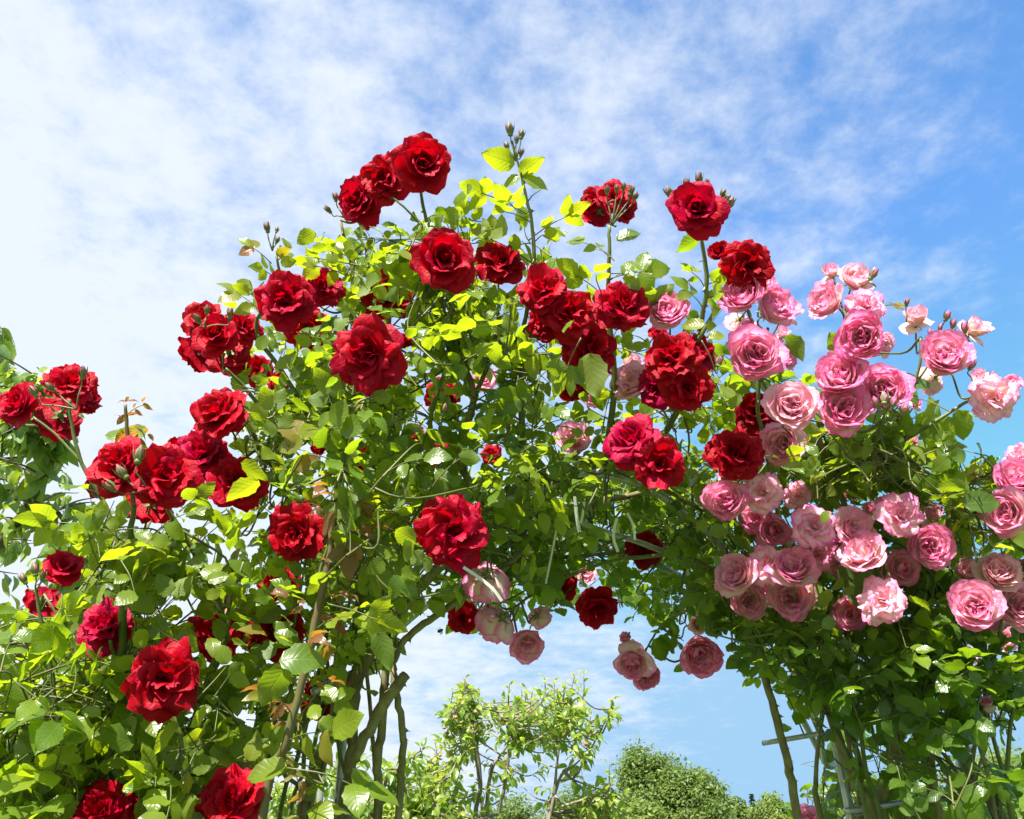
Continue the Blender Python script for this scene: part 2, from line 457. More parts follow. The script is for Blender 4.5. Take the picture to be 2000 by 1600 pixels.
class Leaves:
    """all blades of one plant, as transforms; the largest in view become leaf objects, the rest one mass"""
    def __init__(s):
        s.kind, s.k, s.pos, s.y, s.z, s.size, s.tint = [], [], [], [], [], [], []

    def add(s, kind, pos, ydir, zdir, size, tint):
        y = unit(ydir); z = np.asarray(zdir, float); z = unit(z - y * (z @ y))
        s.kind.append(kind); s.k.append(int(rng.integers(len(BANKS[kind])))); s.pos.append(np.asarray(pos)); s.y.append(y); s.z.append(z)
        s.size.append(size); s.tint.append(float(np.clip(tint, 0.01, 1)))

    def keep(s, mask):
        for a in ('kind', 'k', 'pos', 'y', 'z', 'size', 'tint'):
            L = getattr(s, a); setattr(s, a, [x for x, m in zip(L, mask) if m])

    def centres(s):
        return np.array(s.pos) + np.array(s.y) * np.array(s.size)[:, None] * 0.5

    def build(s, parent, n_single, occl=()):
        if not s.pos: return
        c = s.centres(); q = proj(c)
        W, H, sc = 500, 400, 0.25
        zb = np.full((H, W), 1e9); ib = np.full((H, W), -1)
        items = []
        pos, y, z, size = map(np.array, (s.pos, s.y, s.z, s.size))
        x = np.cross(y, z)
        def pd(vec, d): return np.stack([vec @ CR, -(vec @ CU)], -1) * (FPX / d)[:, None] * sc
        ya, xa = pd(y * size[:, None] * 0.5, q[:, 2]), pd(x * size[:, None] * 0.28, q[:, 2])
        def splat(i, cu, cv, d, a, b):
            ex = abs(a[0]) + abs(b[0]); ey = abs(a[1]) + abs(b[1])
            x0, x1, y0, y1 = int(max(0, cu - ex)), int(min(W - 1, cu + ex + 1)), int(max(0, cv - ey)), int(min(H - 1, cv + ey + 1))
            if x1 < x0 or y1 < y0: return
            gy, gx = np.mgrid[y0:y1 + 1, x0:x1 + 1]
            det = a[0] * b[1] - a[1] * b[0]
            if abs(det) < 0.15: return
            dx, dy = gx - cu, gy - cv
            s1 = (dx * b[1] - dy * b[0]) / det; s2 = (a[0] * dy - a[1] * dx) / det
            mk = (s1 ** 2 + s2 ** 2 < 0.9) & (zb[y0:y1 + 1, x0:x1 + 1] > d)
            zb[y0:y1 + 1, x0:x1 + 1][mk] = d; ib[y0:y1 + 1, x0:x1 + 1][mk] = i
        for i in range(len(pos)):
            if q[i, 2] > 0.1: splat(i, q[i, 0] * sc, q[i, 1] * sc, q[i, 2], ya[i], xa[i])
        for (bu, bv, bd, br) in occl:
            splat(-1, bu * sc, bv * sc, bd, np.array([br * sc, 0]), np.array([0, br * sc]))
        cnt = np.bincount(ib[ib >= 0], minlength=len(pos))
        order = np.argsort(-cnt)
        single = [i for i in order[:n_single] if cnt[i] > 3]
        ss = set(single)
        for i in single:
            o = link("leaf", bank_mesh(s.kind[i], s.k[i]), parent)
            M = Matrix.Identity(4)
            for r_ in range(3):
                M[r_][0], M[r_][1], M[r_][2], M[r_][3] = x[i][r_] * s.size[i], y[i][r_] * s.size[i], z[i][r_] * s.size[i], pos[i][r_]
            o.matrix_local = Matrix.Translation(-Vector(parent.location)) @ M
            o["tint"] = s.tint[i]
        mb = MB()
        for i in range(len(pos)):
            if i in ss: continue
            v, f, uv = BANKS[s.kind[i]][s.k[i]]
            mb.add(pos[i] + (v[:, :1] * x[i] + v[:, 1:2] * y[i] + v[:, 2:] * z[i]) * s.size[i], f, uv, s.tint[i])
        if mb.n:
            me = mb.mesh("foliage", BANK_MAT[s.kind[0]], origin=parent.location)
            tag(link("foliage", me, parent), kind="stuff")

# ------------------------------------------------------------------ ground
mb = MB()
N = 24
gx = np.concatenate([-np.geomspace(900, 3, N // 2), [0], np.geomspace(3, 900, N // 2)])
V = [(a, b, 0.0) for b in gx for a in gx]
n_ = len(gx)
mb.add(V, [(j * n_ + i, j * n_ + i + 1, (j + 1) * n_ + i + 1, (j + 1) * n_ + i) for j in range(n_ - 1) for i in range(n_ - 1)])
tag(link("ground", mb.mesh("ground", M_GRASS)), kind="structure")

# ------------------------------------------------------------------ far trees
def far_tree(name, u, vtop, rpx, d, mat, label, squash=1.0, leaf=0.16, n=7000, seed=0, tints=(0.0, 1.0)):
    r = np.random.default_rng(seed)
    top = P(u, vtop, d)
    rad = rpx / FPX * d
    H = top[2]
    base = np.array([top[0], top[1], 0.0])
    root = empty(name, base)
    # crown built of lobes carried on limbs
    cz = H - rad * 1.15 * squash
    lobes = [(np.array([0, 0, cz]), rad * 0.72)]
    for k in range(64):
        a, e = r.uniform(0, 6.28), r.uniform(-0.9, 1.4)
        rr = rad * r.uniform(0.55, 0.92)
        c = np.array([math.cos(a) * math.cos(e) * rr, math.sin(a) * math.cos(e) * rr, cz + math.sin(e) * rr * 1.15 * squash])
        lobes.append((c, rad * r.uniform(0.12, 0.34)))
    m = MB()
    w_ = np.array([l[1] ** 2 for l in lobes]); w_ /= w_.sum()
    idx = r.choice(len(lobes), n, p=w_)
    dirs = r.normal(size=(n, 3)); dirs /= np.linalg.norm(dirs, axis=1, keepdims=True)
    rr = r.uniform(0.55, 1.0, n) ** 0.5
    rr *= 1 + 0.30 * r.normal(size=n)
    C = np.array([lobes[i][0] for i in idx]) + dirs * (np.array([lobes[i][1] for i in idx]) * rr)[:, None]
    nn = dirs * 0.7 + r.normal(size=(n, 3)) * 0.6 + np.array([0, 0, 0.5])
    nn /= np.linalg.norm(nn, axis=1, keepdims=True)
    a = np.cross(nn, r.normal(size=(n, 3))); a /= np.linalg.norm(a, axis=1, keepdims=True)
    b = np.cross(nn, a)
    s_ = leaf * r.uniform(0.6, 1.4, n)[:, None]
    quad = np.stack([C - a * s_, C - b * s_ * 0.45 + nn * s_ * 0.1, C + a * s_, C + b * s_ * 0.45], 1).reshape(-1, 3)
    lobet = r.uniform(*tints, len(lobes))
    tint = np.clip(lobet[idx] * 0.6 + 0.4 * r.uniform(*tints, n), 0.01, 1)
    m.v.append(quad); m.uv.append(np.zeros((4 * n, 2))); m.t.append(np.repeat(tint, 4)); m.n = 4 * n
    m.f = [(4 * i, 4 * i + 1, 4 * i + 2, 4 * i + 3) for i in range(n)]
    tag(link("crown", m.mesh("crown", mat, smooth=False), root), kind="stuff")
    m = MB()
    tube(m, catmull([(0, 0, -0.2), (rad * 0.03, 0, cz * 0.5), (0, 0, cz), (0.0, 0, cz + rad * 0.6)]), [rad * 0.13, rad * 0.09, rad * 0.02], 9, 0.05)
    for c, lr in lobes[1:14]:
        tube(m, catmull([(0, 0, cz - rad * 0.7), (c * np.array([0.5, 0.5, 0]) + np.array([0, 0, (cz - rad * 0.7) * 0.4 + c[2] * 0.6])), c]), [rad * 0.05, rad * 0.012], 5, 0.05)
    link("trunk", m.mesh("trunk", M_DARKBARK), root)
    tag(root, label, "tree", "far trees along the horizon")
    return root

far_tree("broadleaf_tree", 1262, 1468, 88, 46, M_OAK, "tallest rounded green tree in the far wood seen through the rose arch", seed=1, n=18000, leaf=0.108)
far_tree("broadleaf_tree", 1352, 1498, 72, 44, M_OAK, "green tree with a sloping shoulder, just beside the tallest far tree", seed=2, n=14000, leaf=0.101, tints=(0.2, 1.0))
far_tree("broadleaf_tree", 1128, 1532, 80, 52, M_OAK, "low dark green far tree directly behind the pear tree", seed=3, n=12000, leaf=0.115, tints=(0.0, 0.7))
far_tree("broadleaf_tree", 1418, 1556, 45, 60, M_OAK, "small far tree in the gap before the dark spruce", seed=4, n=3500, leaf=0.17)
far_tree("pale_tree", 1508, 1556, 52, 48, M_LIME, "pale yellow-green far tree right of the dark spruce", seed=5, n=10000, leaf=0.101)
far_tree("broadleaf_tree", 1000, 1560, 90, 55, M_OAK, "dim green far tree seen between the stems of the pear tree", seed=6, n=10000, leaf=0.122, tints=(0.1, 0.8))
far_tree("pale_tree", 1700, 1500, 120, 30, M_LIME, "sunlit yellow-green tree behind the bare canes of the pink rose", seed=7, n=16000, leaf=0.079)
far_tree("pale_tree", 1930, 1450, 130, 32, M_LIME, "sunlit yellow-green tree at the frame edge behind the pink rose", seed=8, n=16000, leaf=0.079)
far_tree("pale_tree", 1250, 1570, 60, 24, M_LIME, "low light green tree in front of the tallest far tree", seed=9, n=4500, leaf=0.08)

def spruce(u, vtop, d, label):
    top = P(u, vtop, d); H = top[2]
    root = empty("spruce_tree", (top[0], top[1], 0))
    r = np.random.default_rng(9)
    m = MB(); tube(m, [(0, 0, -0.2), (0, 0, H * 0.5), (0, 0, H)], [0.22, 0.12, 0.01], 7)
    link("trunk", m.mesh("trunk", M_DARKBARK), root)
    m = MB()
    for zf in np.linspace(0.25, 0.995, 70):
        k = int(5 + 9 * (1 - zf))
        for j in range(k):
            a = r.uniform(0, 6.28); L = (1 - zf) * H * 0.26 * r.uniform(0.75, 1.2) + 0.12
            o_ = np.array([math.cos(a), math.sin(a), 0]); s_ = np.array([-o_[1], o_[0], 0])
            b = np.array([0, 0, zf * H])
            for q in np.linspace(0.15, 1, 5):
                c = b + o_ * L * q - np.array([0, 0, L * 0.35 * q * q])
                wd = 0.10 + 0.12 * L * (1.1 - q)
                m.add([c - s_ * wd - np.array([0, 0, wd * 0.6]), c - o_ * wd * 0.7, c + s_ * wd - np.array([0, 0, wd * 0.6]), c + o_ * wd], [(0, 1, 2, 3)], None, r.uniform(0.05, 1))
    tag(link("crown", m.mesh("crown", M_SPRUCE, smooth=False), root), kind="stuff")
    tag(root, label, "spruce", "far trees along the horizon")
spruce(1467, 1549, 70, "tiny dark pointed spruce tip above the far trees")

# ------------------------------------------------------------------ near fruit trees
def drop_to_ground(p):
    return np.array([p[0], p[1], -0.05])

def fruit_tree(name, label, cat, limbs, twig_polys, d_rng, kind, bark, n_twigs, leaf_len, twig_len, n_single, upward, tint_rng, droop, fruit=None, ground_uv=None, shoots=()):
    """limbs: lists of (u, v, d, radius in m); leaves sit on twigs that grow from the limbs"""
    pts0 = [P(*l[0][:3]) for l in limbs]
    base = drop_to_ground(P(*ground_uv))
    root = empty(name, base)
    tag(root, label, cat)
    rootv = np.array(base)
    samples = []
    trunk = MB()
    crotch = np.array([base[0], base[1], max(0.5, min(p[2] for p in pts0) * 0.45)])
    r0 = max(l[0][3] for l in limbs)
    tube(trunk, catmull([base, base * [1, 1, 0] + [0.02, 0, crotch[2] * 0.5], crotch]), [r0 * 2.4, r0 * 2.0, r0 * 1.9], 10, 0.04)
    link("trunk", trunk_mesh(trunk, root, bark), root)
    for l in limbs:
        pts = [P(*q[:3]) for q in l]
        rad = [q[3] for q in l]
        if l[0][1] > 1380:
            pts = [crotch] + pts; rad = [rad[0] * 1.3] + rad
        c = catmull(pts, 7)
        mb = MB(); tube(mb, c, rad, 7, 0.06)
        link("branch", mb.mesh("branch", bark, origin=root.location), root)
        samples.append(c)
    S = np.vstack(samples)
    SP = proj(S)
    lv = Leaves(); tw = MB(); tips = []
    polys = [np.asarray(p) for p in twig_polys]
    tries = 0; made = 0
    while made < n_twigs and tries < n_twigs * 30:
        tries += 1
        poly = polys[rng.integers(len(polys))]
        lo, hi = poly.min(0), poly.max(0)
        u, v = rng.uniform(lo[0], hi[0]), rng.uniform(lo[1], hi[1])
        if not in_poly(np.array([u]), np.array([v]), poly)[0]: continue
        d = rng.uniform(*d_rng)
        tip = P(u, v, d)
        k = np.argmin(np.linalg.norm(S - tip, axis=1) + 0.4 * np.maximum(0, S[:, 2] - tip[2]) * (1 if upward else 0))
        b = S[k]
        dist = np.linalg.norm(tip - b)
        if dist > 0.65: continue
        L = twig_len * rng.uniform(0.6, 1.5)
        made += 1
        mid = b * 0.45 + tip * 0.55 + (np.array([0, 0, -0.12]) if upward else np.array([0, 0, 0.07])) * dist + rng.normal(size=3) * 0.04 * dist
        c = catmull([b, mid, tip], 8)
        tube(tw, c, [0.005 + 0.004 * min(dist, 1), 0.0018], 5)
        seg = np.linalg.norm(np.diff(c, axis=0), axis=1); s_ = np.concatenate([[0], np.cumsum(seg)])
        for a in np.arange(max(0, s_[-1] - L), s_[-1], 0.026 if upward else 0.03):
            p = np.array([np.interp(a, s_, c[:, j]) for j in range(3)])
            f = (s_[-1] - a) / L
            tdir = unit(c[-1] - c[-3])
            side = unit(np.cross(tdir, rng.normal(size=3)))
            yd = unit(side * 1.0 + tdir * (0.5 if upward else 0.2) + np.array([0, 0, -droop]))
            zd = unit(np.array([0, 0, 1.0]) + tdir * 0.4 + rng.normal(size=3) * 0.45)
            tn = rng.uniform(*tint_rng) + (0.35 * (1 - f) if upward else 0.15 * (1 - f))
            lv.add(kind, p + yd * 0.018, yd, zd, leaf_len * rng.uniform(0.7, 1.2) * (0.6 + 0.4 * min(1, f * 2)), tn)
        tips.append(c)
    for (u0, v0, u1, v1, d) in shoots:
        a_, b_ = P(u0, v0, d), P(u1, v1, d)
        c = catmull([S[np.argmin(np.linalg.norm(S - a_, axis=1))], a_, (a_ + b_) * 0.5 + rng.normal(size=3) * 0.008, b_], 8)
        tube(tw, c, [0.006, 0.005, 0.002], 5)
        L = np.linalg.norm(b_ - a_); ph = rng.uniform(0, 6)
        for f in np.arange(0.0, 1.02, 0.022 / L):
            ph += 2.4
            yd = unit(np.array([math.cos(ph), math.sin(ph), 0.25 + 0.3 * f]) + unit(b_ - a_) * 0.5)
            lv.add(kind, a_ + (b_ - a_) * f + yd * 0.01, yd, np.array([0, 0, 1.0]) + rng.normal(size=3) * 0.3, leaf_len * (1.0 - 0.4 * f) * rng.uniform(0.8, 1.1), 0.55 + 0.45 * f)
    if fruit:
        fm, fmat, fr, nf, flabel = fruit
        for i in range(nf):
            c = tips[rng.integers(len(tips))]
            p = c[len(c) // 2] + np.array([rng.normal() * 0.02, -0.02, -0.03])
            mb = MB()
            ps = [(0.01, 0.0), (0.5, 0.10), (0.95, 0.45), (1.0, 0.75), (0.75, 1.25), (0.42, 1.6), (0.16, 1.85)] if fm == 'pear' else [(0.01, 0), (0.6, 0.2), (0.95, 0.65), (1, 1.0), (0.8, 1.5), (0.3, 1.85), (0.05, 1.75)]
            tube_profile(mb, p, fr, ps)
            tube(mb, catmull([p + [0, 0, -fr * 0.1], p + [0.004, 0, fr * 1.2], c[len(c) // 2]]), [0.0012], 4)
            o = link("fruit", mb.mesh("fruit", fmat, origin=root.location), root)
    o = link("twigs", tw.mesh("twigs", bark, origin=root.location), root)
    tag(o, kind="stuff")
    lv.build(root, n_single)
    return root

def trunk_mesh(mb, root, bark):
    return mb.mesh("trunk", bark, origin=root.location)

def tube_profile(mb, top, r, prof, sides=9):
    V = []; F = []
    for k, (rr, h) in enumerate(prof):
        for j in range(sides):
            a = 2 * math.pi * j / sides
            V.append((top[0] + math.cos(a) * rr * r, top[1] + math.sin(a) * rr * r, top[2] - (1.9 - h) * r * 1.0))
    n = len(prof)
    for i in range(n - 1):
        for j in range(sides):
            k = (j + 1) % sides
            F.append((i * sides + j, i * sides + k, (i + 1) * sides + k, (i + 1) * sides + j))
    F.append(tuple(range(sides - 1, -1, -1))); F.append(tuple((n - 1) * sides + j for j in range(sides)))
    mb.add(V, F)

PD = 5.4
pear_limbs = [
    [(930, 1640, PD, 0.0153), (938, 1540, PD, 0.0135), (932, 1470, PD, 0.0117), (918, 1420, PD, 0.0090), (916, 1370, PD, 0.0054), (910, 1330, PD, 0.0027)],
    [(955, 1640, PD + .2, 0.0153), (952, 1560, PD + .2, 0.0135), (962, 1500, PD + .2, 0.0099), (985, 1465, PD + .2, 0.0072), (1010, 1420, PD + .2, 0.0045), (1005, 1370, PD + .2, 0.0027)],
    [(972, 1640, PD - .2, 0.0126), (985, 1540, PD - .2, 0.0099), (993, 1480, PD - .2, 0.0081), (990, 1420, PD - .2, 0.0054), (970, 1390, PD - .2, 0.0032)],
    [(1062, 1640, PD, 0.0162), (1078, 1580, PD, 0.0144), (1083, 1550, PD, 0.0117), (1088, 1490, PD, 0.0072), (1098, 1430, PD, 0.0045), (1112, 1350, PD, 0.0023)],
    [(1083, 1552, PD, 0.0108), (1120, 1520, PD - .05, 0.0072), (1150, 1470, PD - .1, 0.0054), (1172, 1430, PD - .1, 0.0036), (1195, 1385, PD - .1, 0.0018)],
    [(1070, 1590, PD, 0.0099), (1100, 1575, PD - .1, 0.0077), (1145, 1560, PD - .15, 0.0063), (1185, 1545, PD - .2, 0.0036), (1200, 1510, PD - .2, 0.0018)],
    [(900, 1640, PD + .1, 0.0135), (886, 1560, PD + .1, 0.0099), (862, 1530, PD + .1, 0.0072), (840, 1500, PD + .1, 0.0040), (820, 1480, PD + .1, 0.0023)],
    [(932, 1500, PD, 0.0081), (905, 1470, PD - .2, 0.0054), (885, 1440, PD - .2, 0.0036), (872, 1400, PD - .2, 0.0018)],
]
pear_poly = [[(862, 1380), (900, 1345), (930, 1350), (945, 1390), (990, 1360), (1040, 1350), (1090, 1335), (1130, 1340), (1140, 1380), (1200, 1380), (1205, 1420), (1170, 1470), (1175, 1540), (1120, 1550), (1000, 1545), (880, 1560), (850, 1540), (815, 1500), (860, 1470), (880, 1440)],
             [(820, 1500), (870, 1520), (910, 1600), (800, 1600), (790, 1560)], [(1140, 1560), (1190, 1520), (1225, 1560), (1230, 1610), (1130, 1610)],
             [(900, 1335), (925, 1335), (925, 1420), (880, 1420)], [(1060, 1340), (1135, 1340), (1135, 1450), (1000, 1450)]]
fruit_tree("pear_tree", "young pear tree with small reddish fruit standing below the rose arch", "tree",
           pear_limbs, pear_poly, (PD - .45, PD + .45), 'pear', M_BARK, 300, 0.074, 0.24, 160, True, (0.15, 0.75), 0.4,
           ('pear', M_FRUIT, 0.012, 30, ''), (985, 1700, PD),
           [(912, 1410, 908, 1322, PD), (880, 1400, 885, 1350, PD), (992, 1390, 995, 1335, PD), (1025, 1400, 1028, 1340, PD + .1), (1060, 1380, 1063, 1322, PD), (1080, 1390, 1083, 1332, PD - .1),
            (1100, 1370, 1105, 1330, PD), (1115, 1380, 1123, 1318, PD), (1125, 1395, 1140, 1318, PD + .1), (1140, 1445, 1155, 1390, PD), (1178, 1430, 1198, 1368, PD - .1), (1185, 1560, 1190, 1490, PD - .3), (860, 1520, 850, 1450, PD), (1040, 1410, 1040, 1350, PD - .2), (960, 1420, 955, 1385, PD)])

plum_limbs = [
    [(740, 1680, 4.9, .03), (735, 1600, 4.9, .022), (745, 1540, 4.9, .014), (790, 1490, 4.9, .008), (830, 1460, 4.9, .005)],
    [(730, 1640, 4.9, .026), (690, 1560, 4.9, .016), (680, 1490, 4.9, .008), (670, 1450, 4.9, .005)],
    [(745, 1640, 4.8, .022), (800, 1580, 4.8, .014), (850, 1570, 4.8, .006)],
    [(720, 1640, 5.0, .022), (620, 1590, 5.0, .014), (560, 1560, 5.0, .006)],
]
plum_poly = [[(690, 1480), (740, 1450), (790, 1450), (830, 1450), (845, 1500), (830, 1600), (680, 1600), (650, 1540)], [(520, 1540), (680, 1470), (700, 1610), (520, 1610)], [(770, 1560), (880, 1570), (900, 1610), (740, 1610)]]
fruit_tree("cherry_tree", "leafy fruit tree with yellow unripe cherries, low behind the rose canes", "tree",
           plum_limbs, plum_poly, (4.6, 5.2), 'pear', M_BARK, 150, 0.09, 0.3, 60, True, (0.05, 0.6), 0.6,
           ('cherry', M_CHERRYFRUIT, 0.011, 14, ''), (745, 1750, 4.9))

CD = 3.9
cherry_limbs = [
    [(-240, 1640, CD, .06), (-150, 1300, CD, .05), (-70, 1000, CD, .035), (-25, 800, CD, .02), (-5, 680, CD, .008)],
    [(-150, 1300, CD, .035), (-40, 1120, CD - .1, .026), (60, 980, CD - .2, .018), (110, 880, CD - .2, .012), (140, 800, CD - .2, .006)],
    [(-180, 1450, CD, .035), (-20, 1480, CD - .1, .026), (50, 1420, CD - .2, .020), (120, 1370, CD - .3, .014), (190, 1300, CD - .3, .009), (240, 1210, CD - .3, .005)],
    [(-130, 1400, CD + .1, .03), (60, 1240, CD + .1, .022), (180, 1130, CD + .1, .014), (300, 1070, CD + .1, .009), (400, 1040, CD + .1, .005)],
    [(60, 980, CD - .2, .014), (120, 1010, CD - .3, .010), (140, 1080, CD - .3, .006), (145, 1150, CD - .3, .004)],
]
cherry_poly = [[(-30, 640), (10, 640), (45, 700), (60, 800), (0, 900), (-30, 900)], [(-30, 740), (60, 700), (110, 760), (150, 800), (190, 870), (200, 1000), (130, 1100), (0, 1130), (-30, 1100)],
               [(-20, 1000), (160, 900), (230, 1000), (330, 1030), (400, 1040), (380, 1120), (200, 1160), (60, 1220), (-20, 1230)],
               [(-20, 1200), (120, 1150), (260, 1120), (200, 1300), (60, 1420), (-20, 1440)]]
fruit_tree("cherry_tree", "tall cherry tree with drooping leaves behind the red roses, cut by the frame edge", "tree",
           cherry_limbs, cherry_poly, (CD - .5, CD + .5), 'cherry', M_DARKBARK, 150, 0.125, 0.34, 160, False, (0.3, 1.0), 1.1,
           None, (-300, 1900, CD))

# ------------------------------------------------------------------ rose blooms
def petal(L, W, a0, a1, r0, phi, curl, ruf, k, ph, spiral, seed, zoff=0.0, tilt=0.0, ns=13, nt=10, pw=1.0):
    r = np.random.default_rng(seed)
    ts = np.linspace(0, 1, nt); ss = np.linspace(-1, 1, ns)
    rr = r0; zc = zoff; pr, pz, pa = [], [], []
    for i, tt in enumerate(ts):
        a = a0 + (a1 - a0) * tt ** pw + curl * max(0, (tt - 0.72) / 0.28) ** 2
        if i:
            rr += math.sin(a) * L / (nt - 1); zc += math.cos(a) * L / (nt - 1)
        pr.append(rr); pz.append(zc); pa.append(a)
    pr, pz, pa = map(np.array, (pr, pz, pa))
    notch = r.uniform(0.0, 0.09); wob = r.uniform(-0.06, 0.06, ns)
    V = np.zeros((nt, ns, 3)); UV = np.zeros((nt, ns, 2))
    for i, tt in enumerate(ts):
        wt = W * (0.18 + 0.82 * min(1, tt / 0.68) ** 0.75) * (1 - 0.22 * max(0, (tt - 0.68) / 0.32) ** 2)
        for j, s in enumerate(ss):
            te = tt * (1 - 0.26 * abs(s) ** 2.6 - notch * math.exp(-(s / 0.22) ** 2) * tt + wob[j] * tt)
            R_ = np.interp(te, ts, pr); Z_ = np.interp(te, ts, pz); A_ = np.interp(te, ts, pa)
            off = ruf * te ** 2 * math.sin(k * s * 1.6 + ph) + ruf * 0.55 * te ** 4 * math.sin(3.1 * k * s + 1.7 * ph) + spiral * s + 0.07 * (abs(s) ** 3) * te
            R_ += off * math.cos(A_); Z_ -= off * math.sin(A_)
            rho = max(R_, 0.34 * W + 0.12)
            f = phi + s * wt / rho
            V[i, j] = (R_ * math.cos(f), R_ * math.sin(f), Z_)
            UV[i, j] = ((s + 1) / 2, tt)
    V = V.reshape(-1, 3)
    if tilt:
        ax = r.normal(size=3); M = np.array(Matrix.Rotation(tilt, 3, Vector(ax)))
        V = V @ M.T
    F = [(i * ns + j, i * ns + j + 1, (i + 1) * ns + j + 1, (i + 1) * ns + j) for i in range(nt - 1) for j in range(ns - 1)]
    return V, F, UV.reshape(-1, 2)

D2 = math.pi / 180
def bloom_spec(kind, seed):
    """list of petal parameter sets for one flower; outermost ring first"""
    r = np.random.default_rng(seed)
    out = []
    def ring(n, L, W, a0, a1, r0, curl, ruf, k=2.0, jit=0.12, zoff=0.0, tilt=0.05, spiral=0.03, pw=1.0):
        st = r.uniform(0, 6.28)
        for i in range(n):
            out.append(dict(L=L * r.uniform(1 - jit, 1 + jit), W=W * r.uniform(0.88, 1.12), a0=(a0 + r.normal() * 4) * D2, a1=(a1 + r.normal() * 9) * D2, r0=r0,
                            phi=st + 2 * math.pi * i / n + r.normal() * 0.14, curl=(curl + r.normal() * 18) * D2, ruf=ruf * r.uniform(0.6, 1.4), k=k * r.uniform(0.8, 1.3),
                            ph=r.uniform(0, 6.28), spiral=spiral, seed=int(r.integers(1 << 30)), zoff=zoff, tilt=tilt * r.normal(), pw=pw))
    if kind == 'red_full':
        ring(6, 1.02, .70, 62, 102, .06, 22, .10)
        ring(6, 1.00, .62, 50, 84, .06, 26, .12, jit=.14)
        ring(6, 0.95, .58, 38, 64, .05, 34, .12, tilt=.08, jit=.12)
        ring(5, 0.88, .52, 26, 46, .05, 42, .13, tilt=.11, jit=.13)
        ring(5, 0.80, .40, 14, 28, .05, 46, .15, tilt=.2, jit=.16)
        ring(3, 0.68, .34, 2, 8, .05, 26, .13, tilt=.22)
        ring(2, 0.56, .28, -4, -16, .04, 0, .06, tilt=.15)
    elif kind == 'red_loose':
        ring(6, 1.03, .76, 64, 106, .06, 16, .13, jit=.12)
        ring(6, 0.99, .66, 48, 80, .06, 32, .16, jit=.16, tilt=.1)
        ring(6, 0.90, .54, 34, 52, .05, 46, .17, tilt=.18, jit=.15)
        ring(5, 0.80, .44, 20, 30, .05, 44, .17, tilt=.25, jit=.16)
        ring(3, 0.6, .34, 2, 10, .04, 10, .1, tilt=.2)
    elif kind == 'red_half':
        ring(5, 1.02, .80, 64, 92, .06, 24, .08)
        ring(5, 1.00, .72, 50, 52, .06, 40, .08)
        ring(5, 0.98, .60, 36, 20, .05, 46, .07)
        ring(4, 0.94, .48, 24, 6, .05, 34, .06)
        ring(3, 0.88, .36, 12, -4, .04, 12, .05, tilt=.06)
    elif kind == 'red_simple':
        ring(6, 1.04, .80, 60, 100, .06, 20, .11)
        ring(5, 0.94, .66, 42, 68, .06, 30, .12)
        ring(4, 0.80, .52, 22, 34, .05, 36, .12, tilt=.12)
        ring(3, 0.62, .38, 2, 4, .05, 10, .1, tilt=.15)
    elif kind == 'red_cup':
        ring(5, 1.0, .80, 44, 18, .06, 45, .05)
        ring(4, 0.98, .66, 30, 6, .06, 32, .05)
        ring(3, 0.92, .5, 14, 0, .05, 14, .04)
    elif kind == 'pink_full':
        ring(3, 1.06, .86, 88, 30, .08, 40, .05, jit=.1)
        ring(5, 1.14, .82, 84, 4, .08, 34, .045, jit=.05)
        ring(6, 1.04, .68, 74, 2, .07, 30, .05, jit=.06)
        ring(6, 0.93, .56, 60, 0, .06, 26, .07, jit=.06)
        ring(5, 0.84, .46, 42, 2, .06, 24, .09, jit=.08, tilt=.1)
        ring(5, 0.74, .38, 26, -2, .05, 14, .12, tilt=.22, k=3)
        ring(4, 0.62, .30, 10, -8, .05, 0, .14, tilt=.3, k=3)
    elif kind == 'pink_simple':
        ring(5, 1.08, .84, 80, 30, .08, 48, .06)
        ring(5, 1.0, .70, 66, 12, .07, 44, .07)
        ring(5, 0.86, .52, 46, 4, .06, 26, .09, tilt=.1)
        ring(4, 0.7, .36, 20, -6, .05, 6, .12, tilt=.2)
    elif kind == 'pink_half':
        ring(3, 1.02, .80, 86, 40, .08, 30, .06, jit=.12)
        ring(5, 1.16, .84, 74, -6, .08, 30, .04, jit=.06)
        ring(5, 1.08, .70, 58, -12, .07, 20, .04)
        ring(4, 1.0, .54, 40, -14, .06, 10, .05, tilt=.08)
        ring(3, 0.9, .40, 20, -12, .05, 0, .06, tilt=.1)
    elif kind == 'pink_blown':
        ring(6, 1.05, .74, 78, 112, .08, 20, .12, jit=.18, tilt=.1)
        ring(6, 0.98, .62, 60, 80, .07, 30, .14, jit=.18, tilt=.15)
        ring(6, 0.84, .48, 42, 40, .06, 30, .16, tilt=.2, jit=.18)
        ring(5, 0.66, .36, 22, 10, .05, 10, .16, tilt=.25)
    elif kind == 'pink_cup':
        ring(2, 0.9, .70, 84, 88, .08, 26, .06)
        ring(5, 1.16, .80, 62, -8, .07, 40, .04)
        ring(4, 1.08, .64, 44, -14, .06, 22, .03)
        ring(3, 1.0, .46, 22, -12, .05, 6, .03)
    return out

